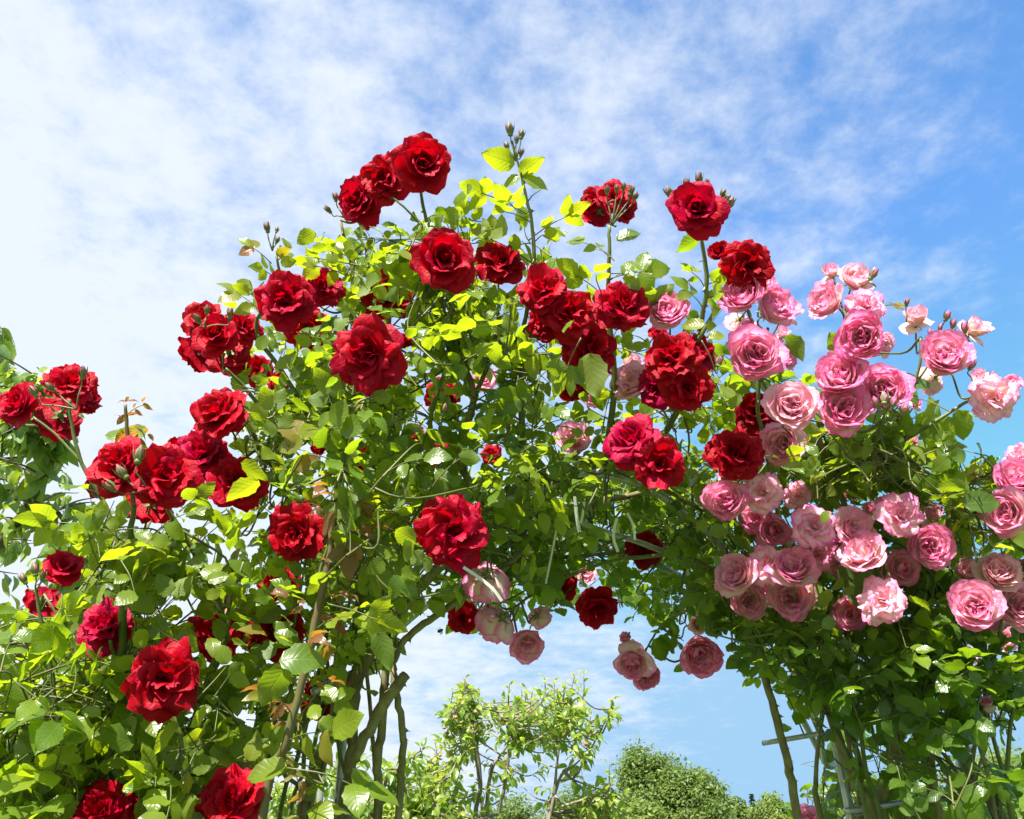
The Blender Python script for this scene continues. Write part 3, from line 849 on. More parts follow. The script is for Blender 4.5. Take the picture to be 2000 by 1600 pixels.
CALYX = None
def calyx_mesh():
    global CALYX
    if CALYX is None:
        mb = MB(); V = []; F = []; sides = 8
        prof = [(0.03, -0.30), (0.09, -0.26), (0.13, -0.16), (0.12, -0.05), (0.14, 0.02)]
        for (r_, z_) in prof:
            for j in range(sides):
                a = 2 * math.pi * j / sides; V.append((r_ * math.cos(a), r_ * math.sin(a), z_))
        for i in range(len(prof) - 1):
            for j in range(sides):
                k = (j + 1) % sides; F.append((i * sides + j, i * sides + k, (i + 1) * sides + k, (i + 1) * sides + j))
        F.append(tuple(range(sides - 1, -1, -1)))
        mb.add(V, F)
        for i in range(5):
            a = 2 * math.pi * i / 5
            c, s = math.cos(a), math.sin(a)
            rows = []
            for tt in np.linspace(0, 1, 6):
                wd = 0.085 * (1 - tt) ** 0.8 + 0.008
                rr = 0.12 + 0.42 * tt; zz_ = -0.02 - 0.25 * tt ** 2 + 0.05 * tt
                for q in (-1, 0, 1):
                    rows.append((rr * c - q * wd * s, rr * s + q * wd * c, zz_ + 0.02 * (1 - abs(q))))
            mb.add(rows, [(3 * i_ + j, 3 * i_ + j + 1, 3 * i_ + j + 4, 3 * i_ + j + 3) for i_ in range(5) for j in range(2)])
        CALYX = mb.mesh("calyx", M_SEPAL)
    return CALYX

BLOOM_BANK = {}
def bloom_bank(kind, variant):
    key = (kind, variant)
    if key not in BLOOM_BANK:
        raw = [petal(**q) for q in bloom_spec(kind, 100 * variant + sum(map(ord, kind)))]
        allv = np.concatenate([v for v, _, _ in raw])
        rad = np.percentile(np.hypot(allv[:, 0], allv[:, 1]), 97)
        mat = M_RED if kind.startswith('red') else M_PINK
        zc = np.percentile(allv[:, 2], 60) / rad
        ms = []
        for v, f, uv in raw:
            mb = MB(); mb.add(v / rad, f, uv); ms.append(mb.mesh("petal", mat))
        BLOOM_BANK[key] = (ms, zc)
    return BLOOM_BANK[key]

class Plant:
    def __init__(s, root):
        s.root = root; s.cane_pts = []; s.twig = MB(); s.leaves = Leaves(); s.occl = []; s.blooms = []; s.keep = []

    def off(s):
        return -Vector(s.root.location)

def frame_from_axis(ax, spin):
    z = Vector(ax).normalized()
    q = z.to_track_quat('Z', 'Y')
    return q.to_matrix().to_4x4() @ Matrix.Rotation(spin, 4, 'Z')

def bloom_depth(px, real):
    return real * FPX / px

def add_bloom(pl, u, v, dpx, d, fx, fy, kind, tone, label=None, name="rose_bloom", front=True, toward=None):
    m_ = math.hypot(fx, fy)
    if m_ > 0.95: fx, fy = fx * 0.95 / m_, fy * 0.95 / m_
    f2 = 1 - fx * fx - fy * fy
    fwd = math.sqrt(max(0.0, f2)) if front else -math.sqrt(max(0.0, f2))
    c = P(u, v, d)
    view = unit(CAM - c)
    rt = unit(np.cross(-view, CU)); up = np.cross(rt, -view)
    ax = unit(rt * fx + up * fy + view * fwd)
    scale = dpx * 0.465 / FPX * d
    ms, zc = bloom_bank(kind, int(rng.integers(4)))
    base = c - ax * scale * zc * 0.62
    e = empty(name, (0, 0, 0), pl.root)
    e.matrix_local = Matrix.Translation(Vector(base) + pl.off()) @ frame_from_axis(ax, rng.uniform(0, 6.28)) @ Matrix.Scale(scale, 4)
    if label: e["label"] = label
    for me in ms:
        o = bpy.data.objects.new("petal", me); col.objects.link(o); o.parent = e
        o["tint"] = float(np.clip(tone + rng.normal() * 0.07, 0.01, 1))
    cx = bpy.data.objects.new("calyx", calyx_mesh()); col.objects.link(cx); cx.parent = e
    pl.occl.append((u, v, d, dpx * 0.46))
    pl.blooms.append((base - ax * scale * 0.28, ax, scale, u, v, dpx, d))
    return e

def add_bud(pl, u, v, d, hpx, ang, dark, stem_to=None):
    """closed bud: green hip, pointed sepals round a coloured tip; ang = lean in the picture plane"""
    c = P(u, v, d); h = hpx / FPX * d
    view = unit(CAM - c); rt = unit(np.cross(-view, CU)); up = np.cross(rt, -view)
    ax = unit(rt * math.sin(ang) + up * math.cos(ang) + view * 0.25 * rng.normal())
    key = ('bud', dark)
    if key not in BLOOM_BANK:
        mb = MB(); V = []; F = []; sides = 9
        prof = [(0.05, 0.0), (0.15, 0.04), (0.19, 0.13), (0.15, 0.24), (0.21, 0.34), (0.25, 0.50), (0.21, 0.68), (0.11, 0.86), (0.02, 1.0)]
        hipm, tipm = MB(), MB()
        for lo, hi, m_ in ((0, 4, hipm), (3, 9, tipm)):
            pr = prof[lo:hi]; V = []; F = []
            for r_, z_ in pr:
                for j in range(sides):
                    a = 2 * math.pi * j / sides; rr = r_ * (1 + 0.08 * math.sin(3 * a + z_ * 6)); V.append((rr * math.cos(a), rr * math.sin(a), z_))
            for i in range(len(pr) - 1):
                for j in range(sides):
                    k = (j + 1) % sides; F.append((i * sides + j, i * sides + k, (i + 1) * sides + k, (i + 1) * sides + j))
            m_.add(V, F)
        for i in range(5):
            a = 2 * math.pi * i / 5; c_, s_ = math.cos(a), math.sin(a); rows = []
            for tt in np.linspace(0, 1, 6):
                wd = 0.13 * (1 - tt) ** 0.7 + 0.006
                rr = 0.17 + 0.13 * math.sin(tt * 2.6) + (0.1 * tt ** 3 if i % 2 else 0); z_ = 0.24 + 0.72 * tt
                for q in (-1, 0, 1): rows.append((rr * c_ - q * wd * s_, rr * s_ + q * wd * c_, z_))
            hipm.add(rows, [(3 * i_ + j, 3 * i_ + j + 1, 3 * i_ + j + 4, 3 * i_ + j + 3) for i_ in range(5) for j in range(2)])
        BLOOM_BANK[key] = (hipm.mesh("hip", M_SEPAL), tipm.mesh("bud_tip", M_BUD_DARK if dark else M_PINK))
    hip, tip = BLOOM_BANK[key]
    e = empty("rose_bud", (0, 0, 0), pl.root)
    base = c - ax * h * 0.5
    e.matrix_local = Matrix.Translation(Vector(base) + pl.off()) @ frame_from_axis(ax, rng.uniform(0, 6.28)) @ Matrix.Scale(h, 4)
    for nm, me in (("sepals", hip), ("bud_tip", tip)):
        o = bpy.data.objects.new(nm, me); col.objects.link(o); o.parent = e
        if nm == "bud_tip": o["tint"] = 0.8
    if stem_to is not None:
        q = P(*stem_to); dist = np.linalg.norm(q - base)
        tube(pl.twig, catmull([base + ax * h * 0.05, base - ax * min(h * 0.5, dist * 0.25), (base + q) * 0.5 - ax * dist * 0.06 - CF * 0.003, q], 5), [0.0010, 0.0016], 5)
    return e

def cane(pl, pts, mat, thorns=0.0, to_ground=False, name="cane", seg=6, cut=False):
    """pts: (u, v, d, radius in px at that distance)"""
    w_ = [P(*q[:3]) for q in pts]; rad = [q[3] / FPX * q[2] * 0.76 for q in pts]
    if to_ground:
        p = w_[0]
        w_ = [np.array([p[0] + 0.04 * rng.normal(), p[1] + 0.05, -0.05]), p * [1, 1, 0.5] + [0, 0.03, 0]] + w_
        rad = [rad[0] * 1.25, rad[0] * 1.12] + rad
    c = catmull(w_, seg)
    c[1:-1] += rng.normal(size=(len(c) - 2, 3)) * np.mean(rad) * 0.12
    mb = MB(); tube(mb, c, rad, 8, 0.035)
    if thorns:
        seg_ = np.linalg.norm(np.diff(c, axis=0), axis=1); s_ = np.concatenate([[0], np.cumsum(seg_)])
        a = 0.02
        while a < s_[-1] - 0.01:
            p = np.array([np.interp(a, s_, c[:, j]) for j in range(3)])
            i = min(np.searchsorted(s_, a), len(c) - 1); tg = unit(c[i] - c[i - 1])
            od = unit(np.cross(tg, rng.normal(size=3)))
            rr = np.interp(a / s_[-1], np.linspace(0, 1, len(rad)), rad)
            thorn(mb, p + od * rr * 0.9, od, tg, rng.uniform(0.007, 0.012))
            a += thorns * rng.uniform(0.4, 1.7)
    link(name, mb.mesh(name, mat, origin=pl.root.location), pl.root)
    pl.cane_pts.append(c)
    return c

def compound_leaf(pl, b, rd, nrm, size, tint, n=5, kind='rose', rachis=True):
    rd = unit(rd); nrm = unit(nrm - rd * (nrm @ rd)); side = np.cross(rd, nrm)
    L = size * (1.55 if n >= 5 else 1.0)
    droop = rng.uniform(0.0, 0.25)
    pts = [b, b + rd * L * 0.5 + nrm * 0.05 * L, b + rd * L - nrm * droop * L * 0.6]
    if rachis and clear(pl, np.array(pts)): tube(pl.twig, catmull(pts, 3), [0.0013, 0.0007], 4, cap=False)
    def jit(): return rng.normal(size=3) * 0.16
    pl.leaves.add(kind, pts[2], rd - nrm * droop + jit() * 0.6, nrm + jit(), size * rng.uniform(0.95, 1.2), tint + rng.normal() * 0.05)
    stations = [(0.92, 0.92)] if n == 3 else ([(0.97, 0.95), (0.50, 0.75)] if n == 5 else [(0.97, 0.9), (0.62, 0.8), (0.30, 0.65)])
    for f, sc in stations:
        p = b + rd * L * f + nrm * 0.04 * L
        for sg in (-1, 1):
            yd = unit(side * sg + rd * rng.uniform(0.25, 0.6) - nrm * rng.uniform(0, 0.35) + jit() * 0.6)
            pl.leaves.add(kind, p + yd * 0.002, yd, nrm + side * sg * 0.12 + jit(), size * sc * rng.uniform(0.85, 1.12), tint + rng.normal() * 0.06)

def leaf_normal(p, up=0.75, cam_w=0.45, rnd=0.5):
    return unit(np.array([0, 0, 1.0]) * up + unit(CAM - p) * cam_w * rng.choice([1, 1, -0.6]) + rng.normal(size=3) * rnd)

def leaves_along(pl, c, spacing, size, tint, start=0.0, n=5, kind='rose'):
    seg_ = np.linalg.norm(np.diff(c, axis=0), axis=1); s_ = np.concatenate([[0], np.cumsum(seg_)])
    a = start * s_[-1]; ph = rng.uniform(0, 6.28)
    while a < s_[-1] - 0.006:
        p = np.array([np.interp(a, s_, c[:, j]) for j in range(3)])
        i = min(max(1, np.searchsorted(s_, a)), len(c) - 1); tg = unit(c[i] - c[i - 1])
        u_ = unit(np.cross(tg, [0.3, 0.8, 0.2])); v_ = np.cross(tg, u_)
        out = u_ * math.cos(ph) + v_ * math.sin(ph); ph += 2.4 + rng.normal() * 0.3
        rd = unit(out + tg * 0.45 + np.array([0, 0, 0.05]))
        compound_leaf(pl, p, rd, leaf_normal(p), size * rng.uniform(0.75, 1.2), tint, n if rng.random() < 0.75 else 3, kind)
        a += spacing * rng.uniform(0.7, 1.4)

def attach(pl, p, maxd=0.6):
    S = np.vstack(pl.cane_pts)
    dd = np.linalg.norm(S - p, axis=1) + 0.5 * np.maximum(0, S[:, 2] - p[2])
    k = np.argmin(dd)
    return S[k]

def clear(pl, c, own=None, keep=True):
    q = proj(np.atleast_2d(c))
    ok = np.zeros(len(q), bool)
    for kp in pl.keep: ok |= in_poly(q[:, 0], q[:, 1], kp)
    ok |= (q[:, 0] < -40) | (q[:, 0] > 2040) | (q[:, 1] > 1640)
    if keep and not ok.all(): return False
    if not OCC: OCC.append(np.array(ALL_OCCL))
    o = OCC[0]
    if own is not None: o = o[~((abs(o[:, 0] - own[0]) < 1) & (abs(o[:, 1] - own[1]) < 1))]
    du = q[:, 0:1] - o[:, 0]; dv = q[:, 1:2] - o[:, 1]
    return not ((du * du + dv * dv < (o[:, 3] * 1.02) ** 2) & (q[:, 2:3] < o[:, 2] + 0.06)).any()

def fill(pl, poly, d_rng, n_shoots, size, tint, spacing=0.032, shoot_len=(0.08, 0.22), up=0.75, cam_w=0.45, rnd=0.5, stem=True):
    poly = np.asarray(poly, float); lo, hi = poly.min(0), poly.max(0); made = 0
    while made < n_shoots:
        u, v = rng.uniform(lo[0], hi[0]), rng.uniform(lo[1], hi[1])
        if not in_poly(np.array([u]), np.array([v]), poly)[0]: continue
        made += 1
        d = rng.uniform(*d_rng); tip = P(u, v, d)
        if not clear(pl, tip) and rng.random() < 0.8: continue
        b = attach(pl, tip)
        L = rng.uniform(*shoot_len)
        dr = unit(unit(tip - b) * 0.7 + np.array([0, 0, 0.5]) + rng.normal(size=3) * 0.45)
        root = tip - dr * L
        if stem:
            mid = (root + b) * 0.5 + np.array([0, 0, -0.03]) + rng.normal(size=3) * 0.03
            cc = catmull([b, mid, root], 5)
            if clear(pl, cc): tube(pl.twig, cc, [0.0024, 0.0017], 5, cap=False)
        c = catmull([root, (root + tip) * 0.5 + rng.normal(size=3) * 0.012 + [0, 0, 0.01], tip], 5)
        if clear(pl, c): tube(pl.twig, c, [0.0020, 0.0009], 5, cap=False)
        seg_ = np.linalg.norm(np.diff(c, axis=0), axis=1); s_ = np.concatenate([[0], np.cumsum(seg_)])
        a = 0.01; ph = rng.uniform(0, 6.28)
        tn = tint + rng.normal() * 0.09
        while a < s_[-1] + 0.001:
            p = np.array([np.interp(a, s_, c[:, j]) for j in range(3)])
            tg = unit(c[-1] - c[0]); u_ = unit(np.cross(tg, [0.3, 0.8, 0.2])); v_ = np.cross(tg, u_)
            out = u_ * math.cos(ph) + v_ * math.sin(ph); ph += 2.4 + rng.normal() * 0.4
            compound_leaf(pl, p, unit(out + tg * 0.35), leaf_normal(p, up, cam_w, rnd), size * rng.uniform(0.7, 1.2), tn + 0.15 * (a / s_[-1] - 0.5), 5 if rng.random() < 0.7 else (3 if rng.random() < .6 else 7))
            a += spacing * rng.uniform(0.75, 1.35)

def finish_plant(pl, keep_polys, n_single, hidden_ok=(), holes=()):
    for (b, ax, sc, u, v, dpx, d) in pl.blooms:
        q = attach(pl, b); dist = np.linalg.norm(q - b)
        back = -unit(CAM - b)
        for push in (0.02, 0.12, 0.25):
            cc = catmull([b + ax * sc * 0.05, b - ax * min(0.07, dist * 0.4) + [0, 0, -0.015], (b + q) * 0.5 + [0, 0, -0.03] + back * push, q], 5)
            if clear(pl, cc, (u, v), False): break
        else:
            cc = cc[:11]
        tube(pl.twig, cc, [0.0016, 0.0020, 0.0028], 6, cap=False)
    c = pl.leaves.centres(); q = proj(c)
    ok = np.zeros(len(c), bool)
    for kp in keep_polys: ok |= in_poly(q[:, 0], q[:, 1], kp)
    off = (q[:, 0] < -60) | (q[:, 0] > 2060) | (q[:, 1] > 1660)
    ok |= off
    for h in holes: ok &= ~(in_poly(q[:, 0], q[:, 1], h) & (rng.random(len(c)) < 0.85))
    for (u, v, d, r_) in ALL_OCCL:
        lf = np.array(pl.leaves.size) * FPX / q[:, 2]
        hit = (np.hypot(q[:, 0] - u, q[:, 1] - v) < r_ * 1.0 + lf * 0.30) & (q[:, 2] < d + 0.09)
        hidden = any(abs(u - hu) < 6 and abs(v - hv) < 6 for hu, hv in hidden_ok)
        ok &= ~(hit & (rng.random(len(c)) > (0.45 if hidden else 0.006)))
    # most leaves between a bloom and the sun are cut away to brighten it
    sv = np.array(sun_vec)
    for (u, v, d, r_) in ALL_OCCL:
        if any(abs(u - hu) < 6 and abs(v - hv) < 6 for hu, hv in hidden_ok) or (u, v) in SHADED: continue
        w_ = c - P(u, v, d); al = w_ @ sv
        pe = np.linalg.norm(w_ - al[:, None] * sv, axis=1)
        ok &= ~((al > 0) & (al < (0.8 if u > 1390 and v > 900 else 0.45)) & (pe < r_ / FPX * d * 0.85 + np.array(pl.leaves.size) * 0.3) & (rng.random(len(c)) < 0.85))
    pr = set(PROTECT)
    ok |= np.array([id(x) in pr for x in pl.leaves.pos])
    pl.leaves.keep(ok)
    pl.leaves.build(pl.root, n_single, ALL_OCCL)
    tag(link("twigs", pl.twig.mesh("twigs", M_TWIG, origin=pl.root.location), pl.root), kind="stuff")

ALL_OCCL = []
SHADED = {(1258, 1074), (580, 1042), (1475, 806), (1468, 850), (1532, 866), (1400, 880)}
OCC = []
def plant(name, label, u, v, d):
    b = P(u, v, d)
    root = empty(name, (b[0], b[1], 0.0))
    tag(root, label, "rose bush", "rose bushes on and beside the arch")
    return Plant(root)


# ------------------------------------------------------------------ metal arch
arch_base = P(1120, 1900, 1.9)
arch = empty("metal_arch", (arch_base[0], arch_base[1], 0))
tag(arch, "grey galvanised metal tube arch overgrown by the climbing roses", "rose arch")
def arch_tube(name, pts, r, ground=False, raw=False):
    w_ = [np.asarray(q, float) if raw else P(*q) for q in pts]
    if ground:
        w_ = [np.array([w_[0][0], w_[0][1], -0.1])] + w_
    mb = MB(); tube(mb, catmull(w_, 9), [r], 9)
    link(name, mb.mesh(name, M_STEEL, origin=arch.location), arch)
    return w_
front = [(1665, 1620, 1.86), (1600, 1425, 1.86), (1490, 1190, 1.86), (1350, 1010, 1.84), (1160, 925, 1.80), (960, 990, 1.76), (800, 1130, 1.73), (690, 1340, 1.72), (655, 1620, 1.72)]
fw = [P(*q) for q in front]
leg = lambda p: np.array([p[0], p[1], -0.1])
arch_tube("hoop", [leg(fw[0])] + fw + [leg(fw[-1])], 0.008, raw=True)
DEP = np.array([-0.03, 0.40, 0.0])
bw = [p * [1.25, 1, 1] + DEP for p in fw]
arch_tube("hoop", [leg(bw[0])] + bw + [leg(bw[-1])], 0.008, raw=True)
for a, b in zip(fw, bw): arch_tube("rung", [a - (b - a) * 0.06, b + (b - a) * 0.1], 0.006, raw=True)
arch_tube("rung", [(1490, 1452, 1.92), (1608, 1432, 1.84)], 0.0055)
arch_tube("rung", [(1650, 1584, 1.84), (1750, 1570, 1.88), (1860, 1558, 1.93)], 0.0065)
arch_tube("rung", [(1655, 1592, 1.9), (1840, 1578, 1.98)], 0.003)
arch_tube("side_post", [(1905, 1640, 1.95), (1888, 1540, 1.95), (1860, 1420, 1.95), (1800, 1260, 1.95)], 0.007, ground=True)
arch_tube("rung", [(610, 1352, 1.64), (722, 1298, 1.74)], 0.0065)
arch_tube("top_bar", [(950, 990, 1.66), (1060, 955, 1.68), (1130, 930, 1.7), (1250, 905, 1.74)], 0.0065)
arch_tube("cross_bar", [(1110, 1010, 1.8), (1170, 1035, 1.83), (1250, 1060, 1.87), (1350, 1100, 1.92)], 0.006)

# ------------------------------------------------------------------ roses
# red: (u, v, px, right, up, kind, tone, extra depth, seen from the front)
RED_ARCH = [
    (825, 320, 116, .10, .0, 'red_full', .45, 0), (752, 350, 96, -.15, .1, 'red_full', .5, 0), (708, 390, 102, -.62, -.1, 'red_full', .6, .05),
    (868, 508, 122, 0, .1, 'red_full', .5, 0), (976, 515, 100, .05, .72, 'red_full', .3, .05), (560, 585, 112, -.15, .05, 'red_full', .45, 0),
    (632, 562, 80, .2, .5, 'red_full', .65, 0), (755, 578, 104, .1, -.3, 'red_simple', .3, .2), (722, 692, 146, -.1, -.1, 'red_loose', .5, 0),
    (788, 672, 36, .3, .7, 'red_cup', .3, -.2), (398, 625, 80, -.4, .45, 'red_simple', .5, .05), (422, 655, 88, -.2, .2, 'red_full', .5, -.05),
    (474, 640, 76, .45, .4, 'red_full', .55, 0), (392, 690, 92, -.5, -.5, 'red_simple', .3, .1, False), (448, 690, 86, .2, -.5, 'red_simple', .3, .05, False),
    (503, 722, 64, -.2, .1, 'red_simple', .35, .1), (600, 640, 92, 0, -.2, 'red_simple', .3, .15), (545, 745, 44, .1, 0, 'red_simple', .3, .2),
    (1060, 568, 100, -.2, .55, 'red_loose', .5, 0), (1112, 612, 112, .25, .15, 'red_loose', .4, .05), (1066, 632, 84, -.62, .0, 'red_loose', .45, .05),
    (1152, 682, 112, .5, .0, 'red_loose', .35, .08), (1120, 742, 84, -.1, -.4, 'red_simple', .25, .15), (1216, 600, 106, .1, .35, 'red_full', .5, .05),
    (1160, 388, 60, -.5, .5, 'red_simple', .5, 0), (1197, 385, 72, .1, .5, 'red_simple', .4, .02), (1166, 415, 64, -.5, -.5, 'red_simple', .5, .02, False), (1217, 408, 58, .6, -.1, 'red_simple', .35, 0),
    (1360, 410, 112, 0, .1, 'red_full', .5, 0), (1460, 522, 104, .3, -.1, 'red_loose', .35, .05), (1408, 496, 38, -.4, .3, 'red_cup', .2, 0),
    (1312, 702, 112, -.1, .4, 'red_full', .5, 0), (1365, 690, 78, .6, .3, 'red_loose', .8, -.02), (1281, 757, 80, -.4, -.2, 'red_loose', .85, -.05), (1340, 757, 100, .25, -.2, 'red_full', .5, -.05),
    (1236, 862, 112, -.25, .3, 'red_loose', .6, 0), (1288, 905, 108, .3, -.25, 'red_loose', .45, -.03), (1440, 888, 104, 0, .25, 'red_full', .4, .05),
    (1475, 806, 84, 0, 0, 'red_full', .2, .1), (1468, 850, 64, .1, -.1, 'red_simple', .2, .12), (1258, 1074, 72, 0, -.45, 'red_full', .25, .25),
    (885, 1040, 144, 0, -.1, 'red_loose', .5, 0), (580, 1042, 116, -.25, -.2, 'red_full', .3, 0), (865, 772, 76, 0, .3, 'red_simple', .4, .25),
    (705, 900, 66, .1, 0, 'red_simple', .35, .3), (625, 882, 32, 0, .6, 'red_cup', .3, 0), (1165, 1187, 80, .3, -.45, 'red_full', .3, .25),
    (1092, 1145, 72, .2, -.4, 'red_simple', .35, .3), (905, 1205, 66, -.2, -.4, 'red_simple', .45, .25), (430, 810, 116, -.55, .55, 'red_full', .55, 0),
    (396, 890, 106, -.1, .3, 'red_full', .6, 0), (462, 942, 110, .15, .15, 'red_full', .7, -.02), (535, 1237, 112, .1, .2, 'red_full', .35, .05), (640, 1362, 108, .2, .2, 'red_simple', .35, .2, False),
    (545, 1132, 84, -.1, .1, 'red_simple', .4, .2), (1285, 650, 40, .3, .2, 'red_simple', .3, .2), (960, 890, 44, .1, .1, 'red_simple', .4, .35), (855, 890, 56, -.2, .1, 'red_simple', .35, .4), (1400, 880, 60, -.4, 0, 'red_simple', .15, .2), (810, 845, 40, 0, .2, 'red_simple', .4, .4),
]
RED_BUSH = [
    (238, 912, 120, -.35, .2, 'red_full', .6, 0), (322, 932, 128, .0, .1, 'red_loose', .5, .03), (346, 882, 48, .1, .6, 'red_cup', .35, -.05), (296, 985, 92, -.1, -.55, 'red_simple', .35, .1, False),
    (40, 790, 90, -.7, .1, 'red_full', .55, 0), (136, 752, 94, .0, .72, 'red_full', .6, 0), (114, 815, 94, -.25, -.5, 'red_simple', .45, .05, False), (166, 778, 66, .62, .0, 'red_full', .5, .05),
    (125, 1110, 80, .05, .6, 'red_simple', .5, 0), (82, 1175, 68, -.3, -.4, 'red_simple', .45, .05, False), (210, 1226, 108, -.35, .3, 'red_full', .65, 0), (320, 1326, 144, .1, -.1, 'red_loose', .5, 0),
    (420, 1238, 116, .2, .2, 'red_simple', .45, .15), (205, 1588, 124, 0, .25, 'red_full', .5, 0), (455, 1562, 134, -.25, .2, 'red_loose', .45, 0), (215, 1468, 96, .1, .0, 'red_simple', .2, .2),
    (205, 945, 50, -.4, -.3, 'red_cup', .3, -.12), (495, 1540, 80, .5, .4, 'red_simple', .6, .1),
]
PINK = [
    (1452, 580, 80, -.2, .25, 'pink_full', .6, 0), (1502, 602, 84, .4, .2, 'pink_full', .55, .05), (1442, 628, 56, -.3, -.5, 'pink_simple', .4, .06, False), (1537, 612, 52, .6, .5, 'pink_cup', .45, .02), (1475, 694, 102, 0, -.05, 'pink_full', .62, 0),
    (1528, 700, 62, .55, .0, 'pink_simple', .5, .08), (1465, 640, 38, -.2, .5, 'pink_cup', .35, -.08), (1527, 655, 36, .3, .6, 'pink_cup', .4, -.08), (1495, 560, 46, .1, .6, 'pink_cup', .45, .05),
    (1625, 535, 44, -.2, .6, 'pink_cup', .3, .02), (1668, 550, 66, .1, .55, 'pink_full', .15, .02), (1620, 590, 74, -.5, .05, 'pink_full', .4, 0), (1691, 598, 80, .15, .3, 'pink_full', .7, 0), (1685, 660, 90, -.05, -.1, 'pink_full', .65, -.02), (1722, 672, 50, .6, -.3, 'pink_simple', .2, .06),
    (1645, 738, 90, -.1, .1, 'pink_full', .68, 0), (1727, 763, 90, .25, .15, 'pink_full', .62, .02), (1645, 802, 94, -.05, -.1, 'pink_full', .68, .01), (1690, 790, 40, 0, -.2, 'pink_simple', .8, .1),
    (1789, 628, 58, .0, .85, 'pink_cup', .05, 0), (1902, 647, 58, .55, .6, 'pink_cup', .08, 0), (1848, 698, 90, .15, .15, 'pink_full', .5, 0), (1822, 740, 58, -.3, -.6, 'pink_simple', .2, .05, False), (1945, 777, 92, .45, -.2, 'pink_full', .35, 0), (1970, 752, 48, .6, .2, 'pink_cup', .4, .04), (1915, 738, 32, -.2, .7, 'pink_cup', .4, 0), (1925, 795, 40, -.5, -.3, 'pink_cup', .3, -.05),
    (1545, 796, 94, .0, .2, 'pink_full', .12, -.05), (1532, 866, 84, -.1, -.2, 'pink_full', .3, .06), (1305, 613, 78, 0, .2, 'pink_full', .62, .0), (1240, 748, 86, -.3, .15, 'pink_simple', .15, .05), (1122, 858, 74, -.1, .1, 'pink_simple', .3, .2), (1160, 772, 56, .1, .0, 'pink_simple', .35, .25), (946, 742, 52, .1, .1, 'pink_simple', .4, .35), (1235, 715, 40, 0, .4, 'pink_cup', .1, .1),
    (1420, 980, 80, -.2, -.1, 'pink_full', .55, 0), (1490, 962, 84, 0, .1, 'pink_full', .58, 0), (1556, 966, 56, .15, .1, 'pink_full', .62, .02), (1418, 930, 32, -.2, .3, 'pink_cup', .55, 0), (1452, 930, 30, .1, .4, 'pink_cup', .4, .02),
    (1478, 1012, 70, -.2, -.3, 'pink_simple', .85, .08), (1510, 1036, 64, .0, -.2, 'pink_full', .75, .03), (1590, 1028, 90, -.1, .1, 'pink_full', .55, -.02), (1666, 1036, 86, .3, .2, 'pink_simple', .4, .02), (1600, 1084, 70, .1, -.3, 'pink_full', .8, .05), (1540, 1045, 34, -.3, .4, 'pink_cup', .35, -.04), (1635, 1068, 50, .3, -.3, 'pink_simple', .6, .08),
    (1760, 1006, 94, .3, .1, 'pink_full', .62, 0), (1728, 990, 46, -.6, .2, 'pink_simple', .4, .06), (1820, 1008, 48, .2, .5, 'pink_cup', .3, 0), (1816, 1068, 82, .35, -.1, 'pink_full', .75, 0), (1702, 996, 32, 0, .4, 'pink_cup', .5, -.03), (1684, 1088, 96, -.25, .35, 'pink_simple', .3, .02), (1760, 1112, 70, .15, -.05, 'pink_full', .6, 0), (1723, 1174, 94, .0, -.15, 'pink_full', .6, -.03), (1664, 1198, 70, -.2, -.4, 'pink_full', .45, .05), (1728, 1090, 34, .2, -.3, 'pink_cup', .6, -.06), (1645, 1110, 50, -.4, -.4, 'pink_simple', .5, .08), (1580, 1000, 34, .2, .3, 'pink_cup', .4, .06),
    (1440, 1125, 80, -.15, -.1, 'pink_full', .5, 0), (1500, 1100, 84, -.1, .2, 'pink_full', .45, .02), (1550, 1115, 86, .2, .2, 'pink_full', .42, 0), (1462, 1176, 66, -.1, -.3, 'pink_full', .5, .01), (1508, 1150, 44, 0, -.1, 'pink_full', .8, .05), (1546, 1170, 80, .1, -.45, 'pink_full', .5, .03),
    (1890, 1118, 52, -.1, .2, 'pink_full', .3, 0), (1947, 1122, 80, .15, .4, 'pink_full', .15, 0), (1906, 1186, 94, -.05, -.05, 'pink_full', .35, -.02), (1986, 1186, 84, .1, -.1, 'pink_full', .35, .01), (1934, 1158, 34, .1, -.1, 'pink_cup', .7, .04), (1968, 1000, 86, -.25, -.1, 'pink_full', .45, 0), (1985, 940, 76, .2, .3, 'pink_full', .5, .02), (1992, 892, 60, .1, .4, 'pink_full', .6, 0), (1938, 1205, 54, .3, -.4, 'pink_simple', .45, .06), (1995, 1110, 40, .3, .2, 'pink_cup', .5, 0),
    (952, 1130, 90, .0, -.45, 'pink_simple', .75, .0, False), (975, 1212, 84, -.2, -.6, 'pink_simple', .75, .1, False), (1028, 1256, 70, .25, -.65, 'pink_simple', .75, .1), (1050, 1205, 46, .3, -.3, 'pink_simple', .7, .15, False),
    (1224, 1250, 32, -.3, .2, 'pink_cup', .6, .15), (1236, 1290, 74, -.3, -.65, 'pink_full', .7, .15), (1260, 1316, 54, .3, -.65, 'pink_full', .75, .15), (1365, 1276, 78, .15, -.6, 'pink_full', .8, .2), (1362, 1218, 40, .1, -.4, 'pink_simple', .25, .25),
    (1958, 1248, 56, .1, -.2, 'pink_simple', .3, .5), (1580, 1604, 54, .1, .2, 'pink_simple', .6, .4), (1928, 1376, 30, .0, .5, 'pink_cup', .5, -.1), (1660, 962, 50, .2, .2, 'pink_simple', .45, .15), (1142, 1118, 46, .1, 0, 'pink_simple', .4, .5), (1780, 865, 30, .2, .4, 'pink_cup', .7, .1), (1815, 895, 36, .3, .1, 'pink_simple', .6, .2), (1890, 1280, 40, 0, 0, 'pink_simple', .3, .6), (1788, 790, 26, .3, .5, 'pink_cup', .7, 0),
]
